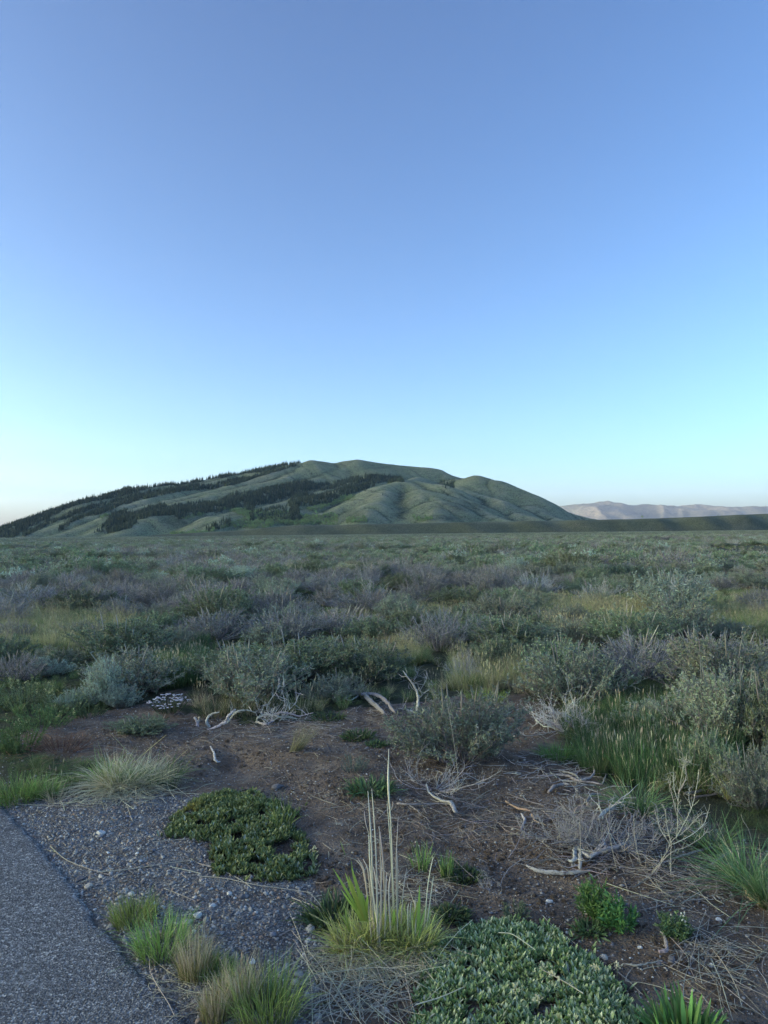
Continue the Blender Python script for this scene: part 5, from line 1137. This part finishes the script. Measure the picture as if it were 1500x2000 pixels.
# dead branch mass and dead bushes: branching skeletons
def dead_bush(px, yb, w, h, label, n0=16, col='white', bias=(0, 0, 0), seed=0, depth=3, r0=6.0, name='dead_bush', up=.55, dec=.62):
    g_ = np.random.default_rng(seed + 60); p = P(float(px), float(yb)); s = p[1] / FPX; W_ = w * s; H = h * s; root = empty(name, p, label, 'dead bush'); segs = [[], [], []]
    def grow(q, d, L, r, lv):
        k = 6; pts = [q]; dd = d
        for i in range(k - 1):
            dd = norm(dd + g_.normal(size=3) * .24 + [0, 0, .04]); pts.append(pts[-1] + dd * L / (k - 1))
            if pts[-1][2] < .01: pts[-1][2] = .01; dd[2] = abs(dd[2])
        segs[min(lv, 2)].append((np.array(pts), np.linspace(r, r * .42, k)))
        if lv < depth:
            for _ in range(int(g_.integers(2, 5))):
                i = int(g_.integers(1, k)); grow(pts[i], norm(dd + g_.normal(size=3) * .55 + [0, 0, .12]), L * dec * g_.uniform(.6, 1.1), r * .48, lv + 1)
    for i in range(n0):
        a_ = g_.uniform(0, 6.28); d = norm(np.array([math.cos(a_) * W_, math.sin(a_) * W_, H * up * g_.uniform(.3, 1.6)]) + np.array(bias) * W_)
        grow(np.array([.03 * math.cos(a_), .03 * math.sin(a_), 0.]), d, .5 * max(W_, H) * g_.uniform(.55, 1.0), r0 * .001 * g_.uniform(.6, 1.2), 0)
    for lv, nm, sd in ((0, 'limb', 6), (1, 'branches', 5), (2, 'twigs', 3)):
        if not segs[lv]: continue
        if lv == 0:
            for a_, b_ in segs[0]: mb = MB(); tubes(mb, a_[None], b_[None], sd, C3(WCOL[col], 1, .1, g_), C3(WCOL[col], 1, .1, g_)); mb.build('limb', M_WOOD, parent=root, smooth=True)
        else:
            mb = MB(); A = np.array([a_ for a_, _ in segs[lv]]); B = np.array([b_ for _, b_ in segs[lv]]); tubes(mb, A, np.maximum(B, .0008), sd, C3(WCOL[col], len(A), .14, g_), C3(WCOL[col], len(A), .14, g_)); mb.build(nm, M_TWIG, parent=root)['kind'] = 'stuff'
    return root
dead_bush(1108, 1428, 150, 130, 'mass of bleached bare branches spreading over the bare soil below the pale-dotted sagebrush', 20, 'white', (-.35, -.3, 0), 1, 3, 8, up=.8)
dead_bush(1150, 1440, 80, 90, 'smaller grey tangle of dead branches against the bleached branch mass', 8, 'grey', (.1, 0, 0), 2, 3, 7, up=.8)
dead_bush(905, 1338, 90, 80, 'spidery bare white bush behind the yellow grass', 12, 'white', (0, 0, 0), 3, 3, 4, up=1.0)
dead_bush(540, 1408, 70, 76, 'spray of thin white twigs above the tangled root cluster', 9, 'white', (0, 0, .5), 4, 3, 3.5, up=1.4)
dead_bush(1482, 1196, 60, 50, 'white forked dead trunk under the small purple sagebrush', 7, 'white', (0, 0, .5), 5, 2, 14, up=1.2)
dead_bush(1330, 1160, 110, 34, 'twisted bleached branches lying in the grassy clearing', 14, 'white', (0, 0, 0), 6, 2, 13, up=.6)
dead_bush(1170, 1178, 90, 36, 'second heap of bleached branches in the grassy clearing, nearer the broad purple sagebrush', 12, 'grey', (0, 0, 0), 7, 2, 11, up=.7)
dead_bush(730, 1178, 90, 50, 'white dead spikes standing in the purple sagebrush', 16, 'white', (0, 0, .8), 8, 2, 8, up=2.0)
dead_bush(760, 1300, 90, 110, 'tall thin bare stems beside the olive bush with the dark hollow', 8, 'tan', (0, 0, .8), 9, 2, 3, up=2.2)
dead_bush(850, 1545, 190, 34, 'grey dead twigs fallen under the round sagebrush', 16, 'grey', (0, -.2, 0), 10, 2, 4, up=.25)
dead_bush(1190, 1655, 190, 60, 'pile of bleached dry twigs around the hooked log', 30, 'grey', (0, -.1, 0), 11, 3, 4.5, up=.35)
dead_bush(1100, 1640, 150, 50, 'finer grey end of the twig pile, away from the dead pale weed', 20, 'grey', (0, -.1, 0), 12, 3, 3.5, up=.35)
dead_bush(970, 1740, 60, 70, 'little grey dead sprig in the soil above the silvery mat', 6, 'grey', (0, 0, .2), 13, 3, 2.2, up=.8)
dead_bush(1290, 1625, 120, 60, 'thin dry twigs on the ground behind the dead pale weed', 14, 'grey', (0, 0, 0), 14, 2, 4, up=.5)
# the dead pale weed
wY = float(P(1300., 1706.)[1]); wb = P(1300., 1706.); weed = empty('dead_weed', wb, 'dead pale branching weed standing up from the pebbly soil beside the twig pile', 'dead weed')
def z8(x, y): return 1050 + x / 3.333, 1280 + y / 3.333
ST = [[(690, 1500), (740, 1420), (830, 1300), (870, 1215), (905, 1180)], [(905, 1190), (912, 1080), (915, 950), (930, 830), (955, 690)], [(870, 1215), (840, 1100), (835, 1010)], [(912, 1060), (880, 930), (850, 810)], [(915, 950), (890, 870), (885, 760)], [(860, 1230), (800, 1130), (775, 1060)],
      [(905, 1180), (960, 1080), (1000, 1000), (1035, 860), (1050, 740)], [(930, 1170), (1000, 1100), (1060, 1040), (1110, 1025)], [(880, 1230), (1000, 1170), (1080, 1100), (1105, 1030)], [(740, 1430), (860, 1290), (960, 1250), (1060, 1190), (1110, 1130)], [(955, 690), (1000, 700)], [(955, 700), (948, 680)],
      [(870, 1500), (865, 1380), (870, 1230)], [(915, 900), (965, 800), (960, 720)], [(1000, 1000), (985, 930), (990, 860)], [(820, 1320), (780, 1400), (720, 1490)]]
g_ = np.random.default_rng(99); m2 = MB(); T = []
for st in ST:
    dy = g_.uniform(-.04, .04); w = np.array([Q(*z8(*q), wY + dy) for q in st]) - wb; k = 12; pth = smooth_path(w, k); mb = MB()
    tubes(mb, pth[None], np.linspace(.0020, .0009, k)[None], 5, C3((.50, .46, .36), 1, .06, g_), C3((.62, .58, .48), 1, .06, g_)); mb.build('stem', M_TWIG, parent=weed)
    for _ in range(16):
        i = int(g_.integers(2, k)); d = norm((pth[min(i, k - 1)] - pth[i - 1]) / .02 + g_.normal(size=3) * .9 + [0, 0, .5]); L = g_.uniform(.015, .05); T.append(np.stack([pth[i], pth[i] + d * L * .5 + g_.normal(size=3) * .003, pth[i] + d * L]))
T = np.array(T); tubes(m2, T, np.tile([.0010, .0008, .0006], (len(T), 1)), 3, C3((.50, .46, .36), len(T), .1, g_), C3((.58, .54, .42), len(T), .1, g_)); m2.build('twigs', M_TWIG, parent=weed)['kind'] = 'stuff'
for lab, pts in (('thin upright dry stalk in the twig pile beside the hooked log', [(1135, 1702), (1134, 1650), (1132, 1598)]), ('slanting dry stalk crossing the curved branch above the twig pile', [(1205, 1700), (1192, 1640), (1182, 1580)]), ('thin dry stalk midway between slanting stalk and dead pale weed', [(1252, 1690), (1240, 1640), (1238, 1590)]),
                 ('short dry stalk nearest the round sagebrush in the twig litter', [(1095, 1650), (1092, 1620), (1090, 1600)]), ('long thin stalk standing in front of the round sagebrush', [(897, 1545), (893, 1500), (885, 1440), (873, 1370)]), ('bent dry stalk at the edge of the view behind the green tuft', [(1470, 1650), (1462, 1620), (1452, 1604), (1447, 1590)]),
                 ('upright dry stalk among the tall purple bushes beside the dead snag', [(858, 1375), (856, 1355), (858, 1335)]), ('pair-leaning straw behind the low dark plant of the gravel', [(640, 1790), (620, 1760), (600, 1740)])):
    b = P(float(pts[0][0]), float(pts[0][1])); w = np.array([b] + [Q(float(x_), float(y_), b[1]) for x_, y_ in pts[1:]]) - b; mb = MB(); tubes(mb, smooth_path(w, 9)[None], np.linspace(.0019, .0011, 9)[None], 5, np.array([(.42, .38, .30)]), np.array([(.5, .46, .38)])); o = mb.build('dry_stalk', M_TWIG); o.location = b; tag(o, lab, 'dry stalk')
# ------------------------------------------------------------------ straws, twigs, stones
STRAWS = [([(0, 1502 + 70), (60, 1573), (125, 1576)], 'long flat straw lying above the asphalt corner'), ([(184, 1733), (225, 1710), (265, 1683), (290, 1668)], 'long straight straw slanting across the gravel'), ([(98, 1654), (128, 1680), (170, 1697), (215, 1711)], 'thin straw running down the gravel beside the asphalt edge'),
    ([(190, 1705), (260, 1698), (330, 1687), (375, 1682)], 'faint long straw crossing the gravel below the leafy mat'), ([(296, 1646), (340, 1642), (370, 1640)], 'short straw just touching the leafy mat corner'), ([(332, 1694), (370, 1702), (392, 1708)], 'short pale straw in the gravel below the leafy mat'),
    ([(388, 1688), (430, 1700), (470, 1720), (492, 1736)], 'thick pale straw at the lower rim of the leafy mat'), ([(390, 1713), (440, 1717), (500, 1730), (560, 1738), (610, 1746)], 'long straw running along the lower rim of the leafy mat'), ([(545, 1830), (590, 1805), (645, 1775)], 'straight straw on the gravel pointing to the tall stalks'),
    ([(570, 1755), (605, 1768), (640, 1778)], 'straw slanting through the dark plant beside the tall stalks'), ([(258, 1645 + 112), (272, 1760), (280, 1777), (275, 1790)], 'small curled straw above the grass tufts of the asphalt edge'), ([(236, 1812), (248, 1817), (262, 1811), (268, 1808)], 'curled pale straw at the foot of the asphalt-edge tufts'),
    ([(292, 1876), (294, 1905), (312, 1940), (328, 1965), (340, 1990)], 'long bent pale straw lying on the asphalt'), ([(335, 1742), (360, 1752), (382, 1762)], 'short straight straw on the gravel below the leafy mat'), ([(1185, 1727), (1229, 1742), (1275, 1757), (1318, 1771)], 'long tan straw below the hooked log'),
    ([(1350, 1722), (1383, 1762), (1427, 1794)], 'thin grey straw crossing the pebbly soil toward the edge of the view'), ([(1140, 1968), (1105, 1945), (1060, 1920)], 'flat dry blade lying on the silvery mat'), ([(974, 1845), (1000, 1848), (1030, 1868), (1046, 1880)], 'arched pale blade over the silvery mat'), ([(812, 1990), (860, 1975), (905, 1955)], 'thin pale straw across the corner of the silvery mat'),
    ([(1420, 1905), (1450, 1925), (1500, 1950)], 'thin grey stick in the bare soil near the bottom edge'), ([(1206, 1900), (1230, 1920), (1255, 1945)], 'thin dark stick beside the silvery mat rim'), ([(1060, 1770 + 20), (1085, 1815), (1130, 1850)], 'fine stick above the rim of the silvery mat'), ([(600, 1860), (640, 1875), (690, 1880)], 'bent straw in the straw litter below the tall stalks')]
for pts, lab in STRAWS:
    lift = .045 if 'silvery mat' in lab and 'rim' not in lab else (.013 if 'asphalt' in lab and 'on the asphalt' in lab else .004)
    w = np.array([P(float(a_), float(b_), lift) + [0, 0, lift] for a_, b_ in pts]); mb = MB(); o0 = w[0].copy()
    tubes(mb, smooth_path(w - o0, 12)[None], np.linspace(.0022, .0013, 12)[None], 4, C3((.46, .42, .33), 1, .08, ge), C3((.52, .47, .37), 1, .08, ge)); o = mb.build('dry_straw', M_TWIG); o.location = o0; tag(o, lab, 'straw')

def ico(sub=1):
    import bmesh
    bm = bmesh.new(); bmesh.ops.create_icosphere(bm, subdivisions=sub, radius=1); V = np.array([v.co[:] for v in bm.verts]); F_ = np.array([[v.index for v in f.verts] for f in bm.faces]); bm.free(); return V, F_
def pebble(seed, sub=2, m=None):
    g_ = np.random.default_rng(seed); V, F_ = ico(sub); d = V * np.array([1, g_.uniform(.65, .95), g_.uniform(.42, .65)])
    for _ in range(5):
        a_ = rand_dir(1, g_)[0]; t = V @ a_; d -= a_[None] * (np.clip(t - g_.uniform(.55, .8), 0, 1) * .8)[:, None]
    return new_mesh('pebble_%d' % seed, d, [F_], m or M_STONE, smooth=True, link=False)
PB = [pebble(i) for i in range(8)]; PL = [pebble(20 + i, 1) for i in range(8)]; PW = [pebble(40 + i, 3, M_PALE) for i in range(3)]; PG = [pebble(60 + i, 3) for i in range(3)]
def stone(src, px, py, rpx, label, group=None):
    p = P(float(px), float(py)); r = rpx * p[1] / FPX; o = bpy.data.objects.new('pebble' if r < .02 else 'stone', src.data); COL.objects.link(o); o.location = (p[0], p[1], p[2] + r * .25 + (0)); o.scale = (r, r, r * 1.1); o.rotation_euler = (ge.uniform(-.2, .2), ge.uniform(-.2, .2), ge.uniform(0, 6.28)); return tag(o, label, 'stone', group)
stone(PG[0], 543, 1540, 13, 'round grey cobble alone in the bare soil behind the leafy mat'); stone(PW[0], 197, 1629, 9, 'bright white stone alone on the gravel near the asphalt corner')
stone(PG[1], 174, 1733, 9, 'pale blue-grey stone against the asphalt edge'); stone(PG[2], 156, 1719, 8, 'flat grey stone next to the pale blue-grey one at the asphalt edge'); stone(PW[1], 256, 1747, 6, 'small white stone above the asphalt-edge grass tufts')
stone(PW[2], 274, 1683, 5, 'small pale stone at the end of the long slanting straw'); stone(PW[0], 386, 1790, 10, 'large pale stone in the gravel beside the second grass tuft'); stone(PG[1], 368, 1803, 9, 'grey stone touching the large pale stone in the gravel')
stone(PG[0], 605, 1816, 13, 'largest blue-grey stone on the gravel before the tall stalks'); stone(PW[1], 415, 1771, 7, 'pale flat pebble in the gravel below the leafy mat'); stone(PW[2], 447, 1748, 7, 'pale pebble close under the lower rim of the leafy mat'); stone(PG[2], 470, 1752, 8, 'greenish-grey flat pebble under the lower rim of the leafy mat')
stone(PW[0], 1073, 1762, 7, 'pale stone above the silvery mat beside the upright weed'); stone(PW[1], 1404, 1798, 6, 'white pebble alone in the soil beyond the cushion plant'); stone(PG[1], 1287, 1884, 7, 'round grey pebble near the broad-leaved tuft'); stone(PG[2], 1311, 1880, 7, 'flat grey pebble next to the round grey one')
stone(PW[2], 1390, 1887, 6, 'white pebble low in the pebbly soil toward the bottom edge'); stone(PW[0], 1250, 1852, 5, 'white pebble beside the hooked grey stick'); stone(PG[0], 1040, 1594, 6, 'tan knob-like pebble in the red soil by the twig pile'); stone(PW[1], 598, 1985 - 40, 7, 'pale stone near the bottom edge beside the big green grass tuft')
# pebbles: the 260 largest as things, the rest one mass
gp = np.random.default_rng(123)
def cloud(n, x0, x1, y0, y1): return gp.uniform(x0, x1, n), gp.uniform(y0, y1, n)
x, y = cloud(240000, -3.2, 3.6, 1.9, 7.0); d, gv = zones(x, y); de = edge_dist(x, y); u = gp.uniform(size=len(x)); pt = vn(x, y, .5, 130)
near_edge = np.exp(-np.clip(de, 0, 9) / .22)
# gravel and soil blend over a ragged margin
pr = np.where(gv, .92 + .2 * pt, .12 * (1 + .9 * pt) + .25 * np.exp(-(((x - 1.3) ** 2 + (y - 3.1) ** 2) / .5))) + .9 * near_edge * (y < 4.4)
k = (de > .005) & (d | gv | (de < .35)) & (u < pr) & ~((y > 5.4) & (u > .25)); x, y, gv = x[k], y[k], gv[k]; n = len(x)
r = np.where(gv, .0052, .0044) * np.exp(gp.normal(size=n) * .42) ; r = np.clip(r, .0018, .015)
near = np.argsort(-(r / y) * ((np.abs(x) < y * .56)))[:260]; rest = np.setdiff1d(np.arange(n), near); z = hn(x, y)
for i in near:
    o = bpy.data.objects.new('pebble', PB[int(gp.integers(8))].data); COL.objects.link(o); rr = float(r[i]) * 1.25; o.location = (float(x[i]), float(y[i]), float(z[i]) + rr * .12); o.scale = (rr, rr, rr); o.rotation_euler = (gp.uniform(-.3, .3), gp.uniform(-.3, .3), gp.uniform(0, 6.28))
    tag(o, 'rounded pebble on the gravel shoulder beside the asphalt' if gv[i] else 'rounded pebble lying in the reddish bare soil', 'pebble', 'pebbles of the gravel shoulder' if gv[i] else 'pebbles in the bare soil')
PC_ = sources('pebble_source', PL)
scatter('gravel', PC_, np.stack([x, y, z + r * .2], 1)[rest], gp.uniform(0, 6.28, len(rest)), r[rest], gp.integers(0, 8, len(rest)), tilt=gp.normal(size=(len(rest), 2)) * .35)
# loose grit on the asphalt's rim
x, y = cloud(9000, -3.0, 0.2, 1.9, 5.5); de = edge_dist(x, y); k = (de < -.01) & (gp.uniform(size=len(x)) < .9 * np.exp(de / .035) + .004); x, y = x[k], y[k]
scatter('grit', PC_, np.stack([x, y, np.full(len(x), .0125)], 1), gp.uniform(0, 6.28, len(x)), np.clip(.0022 * np.exp(gp.normal(size=len(x)) * .35), .001, .005), gp.integers(0, 8, len(x)))

# clods of soil, dry twigs and straw lying about
def litter(name, n, cx, cy, sx, sy, L, rad, col, vary=.3, lift=.003, curve=.25, aniso=None, keep=None, seed=0, single=0):
    g_ = np.random.default_rng(seed + 300); p = np.array([P(float(a_), float(b_)) for a_, b_ in zip(np.clip(g_.normal(cx, sx, n), -100, 1600), np.clip(g_.normal(cy, sy, n), cy - 2.2 * sy, cy + 2.2 * sy))]) if aniso != 'zone' else None
    if p is None:
        x, y = g_.uniform(cx[0], cx[1], n), g_.uniform(cy[0], cy[1], n); dd, gg = zones(x, y); kk = (dd | gg) & (edge_dist(x, y) > .03)
        kk &= g_.uniform(size=n) < np.clip(.5 + .6 * vn(x, y, .6, 140) - .35 * gg, .05, 1)
        p = np.stack([x, y, 0 * x], 1)[kk]
    n = len(p); a_ = g_.uniform(0, 6.28, n); LL = L * np.exp(g_.normal(size=n) * .5); k = 5; t = np.linspace(-.5, .5, k)[None]; cv = g_.normal(size=n) * curve
    X = p[:, :1] + LL[:, None] * (t * np.cos(a_)[:, None] - cv[:, None] * t * t * np.sin(a_)[:, None]); Yy = p[:, 1:2] + LL[:, None] * (t * np.sin(a_)[:, None] + cv[:, None] * t * t * np.cos(a_)[:, None])
    tl = g_.normal(size=(n, 1)) * .10; Z = hn(X, Yy) + lift * g_.uniform(.3, 1.8, (n, 1)) + np.abs(tl) * LL[:, None] * (t + .5)
    Z = np.where(edge_dist(X, Yy) < .01, np.maximum(Z, .014), Z)
    rr = rad * g_.uniform(.5, 1.5, (n, 1)) * np.array([1, 1, .95, .8, .5])[None]; mb = MB(); tubes(mb, np.stack([X, Yy, Z], -1), rr, 3, C3(col, n, vary, g_), C3(col, n, vary, g_))
    if single:
        PT = np.stack([X, Yy, Z], -1); score = LL * rr[:, 2] / np.maximum(p[:, 1], 1.5) * (np.abs(p[:, 0]) < p[:, 1] * .54); o_ = np.argsort(-score)[:single]
        for i in o_:
            m_ = MB(); c_ = PT[i, 0]; tubes(m_, (PT[i] - c_)[None], rr[i][None] * 1.2, 5, C3(col, 1, vary * .5, g_), C3(col, 1, vary * .5, g_)); t_ = m_.build('dry_twig', M_TWIG); t_.location = [float(v) for v in c_]
            gg_ = bool(zones(np.array([p[i, 0]]), np.array([p[i, 1]]))[1][0]); tag(t_, 'dry twig lying loose on the gravel shoulder' if gg_ else 'dry twig lying loose on the reddish bare soil', 'twig', 'loose twigs on the gravel' if gg_ else 'loose twigs on the bare soil')
        kk = np.ones(n, bool); kk[o_] = False; X, Yy, Z, rr, n = X[kk], Yy[kk], Z[kk], rr[kk], int(kk.sum()); mb = MB(); tubes(mb, np.stack([X, Yy, Z], -1), rr, 3, C3(col, n, vary, g_), C3(col, n, vary, g_))
    o = mb.build(name, M_TWIG); o['kind'] = 'stuff'; return o
litter('twig_litter', 9000, (-2.6, 3.2), (2.1, 6.6), 0, 0, .05, .0011, (0.338, 0.293, 0.240), .45, aniso='zone', seed=1, single=160)
litter('fine_litter', 9000, (-2.6, 3.2), (2.1, 6.2), 0, 0, .018, .0008, (0.390, 0.338, 0.273), .5, aniso='zone', seed=2)
litter('dark_litter', 3500, (-2.2, 3.2), (2.1, 6.4), 0, 0, .035, .0013, (0.117, 0.091, 0.072), .4, aniso='zone', seed=3)
for i, (n, cx, cy, sx, sy, L, rad, col, lift) in enumerate([(420, 740, 1895, 60, 14, .16, .0012, (0.546, 0.481, 0.351), .012), (160, 700, 1960, 60, 22, .14, .0012, (0.468, 0.442, 0.364), .008), (380, 215, 1548, 62, 14, .13, .0012, (0.546, 0.494, 0.364), .010), (140, 380, 1930, 40, 30, .07, .001, (0.468, 0.416, 0.312), .006),
        (420, 1150, 1640, 70, 34, .13, .0017, (0.416, 0.377, 0.351), .015), (260, 920, 1600, 70, 26, .10, .0016, (0.364, 0.325, 0.286), .008), (200, 1330, 1720, 60, 30, .11, .0014, (0.416, 0.377, 0.312), .006), (160, 820, 1740, 40, 26, .09, .0012, (0.442, 0.390, 0.312), .006), (120, 1400, 1880, 50, 40, .14, .0012, (0.390, 0.351, 0.286), .005),
        (160, 1100, 1500, 50, 30, .12, .0018, (0.442, 0.416, 0.390), .01), (200, 550, 1420, 80, 14, .10, .0015, (0.429, 0.390, 0.351), .006), (120, 770, 1400, 40, 14, .10, .0015, (0.429, 0.390, 0.351), .006), (160, 330, 1470, 50, 20, .08, .0013, (0.325, 0.247, 0.195), .006), (240, 90, 1460, 60, 22, .07, .0013, (0.260, 0.130, 0.091), .012), (120, 560, 1560, 100, 40, .06, .0011, (0.429, 0.377, 0.299), .004), (150, 730, 1620, 70, 60, .07, .0011, (0.390, 0.351, 0.286), .004)]):
    litter('straw_litter', n, cx, cy, sx, sy, L, rad, col, .25, lift, .3, seed=20 + i)
mb = MB(); x, y = cloud(70000, -2.4, 3.2, 2.0, 6.6); d, gv = zones(x, y); k = d & ~gv & (gp.uniform(size=len(x)) < .35 + .5 * vn(x, y, .35, 150)); x, y = x[k], y[k]; n = len(x)
CL = []
for i in range(4): 
    o = pebble(90 + i, 1, M_SOIL); a_ = o.data.attributes.new('col', 'FLOAT_COLOR', 'POINT'); CL.append(o)
for o in CL:
    nv = len(o.data.vertices); v = np.empty(nv * 3, np.float32); o.data.vertices.foreach_get('co', v); v = v.reshape(-1, 3); v *= 1 + .25 * gp.normal(size=(nv, 1)); o.data.vertices.foreach_set('co', v.ravel())
    o.data.attributes['col'].data.foreach_set('color', np.tile([0, 0, 0, 1], nv).astype(np.float32))
scatter('soil_crumbs', sources('crumb_source', CL), np.stack([x, y, hn(x, y)], 1), gp.uniform(0, 6.28, n), np.clip(.006 * np.exp(gp.normal(size=n) * .55), .002, .02), gp.integers(0, 4, n), tilt=gp.normal(size=(n, 2)) * .5)
# bird dropping splash on the gravel by the straw litter
p = P(718., 1930.); mb = MB()
for i in range(26):
    a_ = gp.uniform(0, 6.28); r = abs(gp.normal()) * .03; s = gp.uniform(.002, .007); ang = np.arange(7) / 7 * 6.283; c = np.array([p[0] + r * math.cos(a_) * 1.4, p[1] + r * math.sin(a_) * .8]); c3 = np.stack([c[0] + s * np.cos(ang) * gp.uniform(.7, 1.3, 7), c[1] + s * np.sin(ang) * gp.uniform(.7, 1.3, 7), 0 * ang], 1); c3[:, 2] = hn(c3[:, 0], c3[:, 1]) + .003
    top = np.array([[c[0], c[1], float(hn(*c)) + .005]]); mb.add(np.vstack([c3, top]), tris=[(j, (j + 1) % 7, 7) for j in range(7)], col=(.62, .62, .60))
o = mb.build('lichen_crust', M_TWIG); tag(o, 'whitish crust splashed over the gravel beside the straw litter', 'white crust'); o['kind'] = 'stuff'
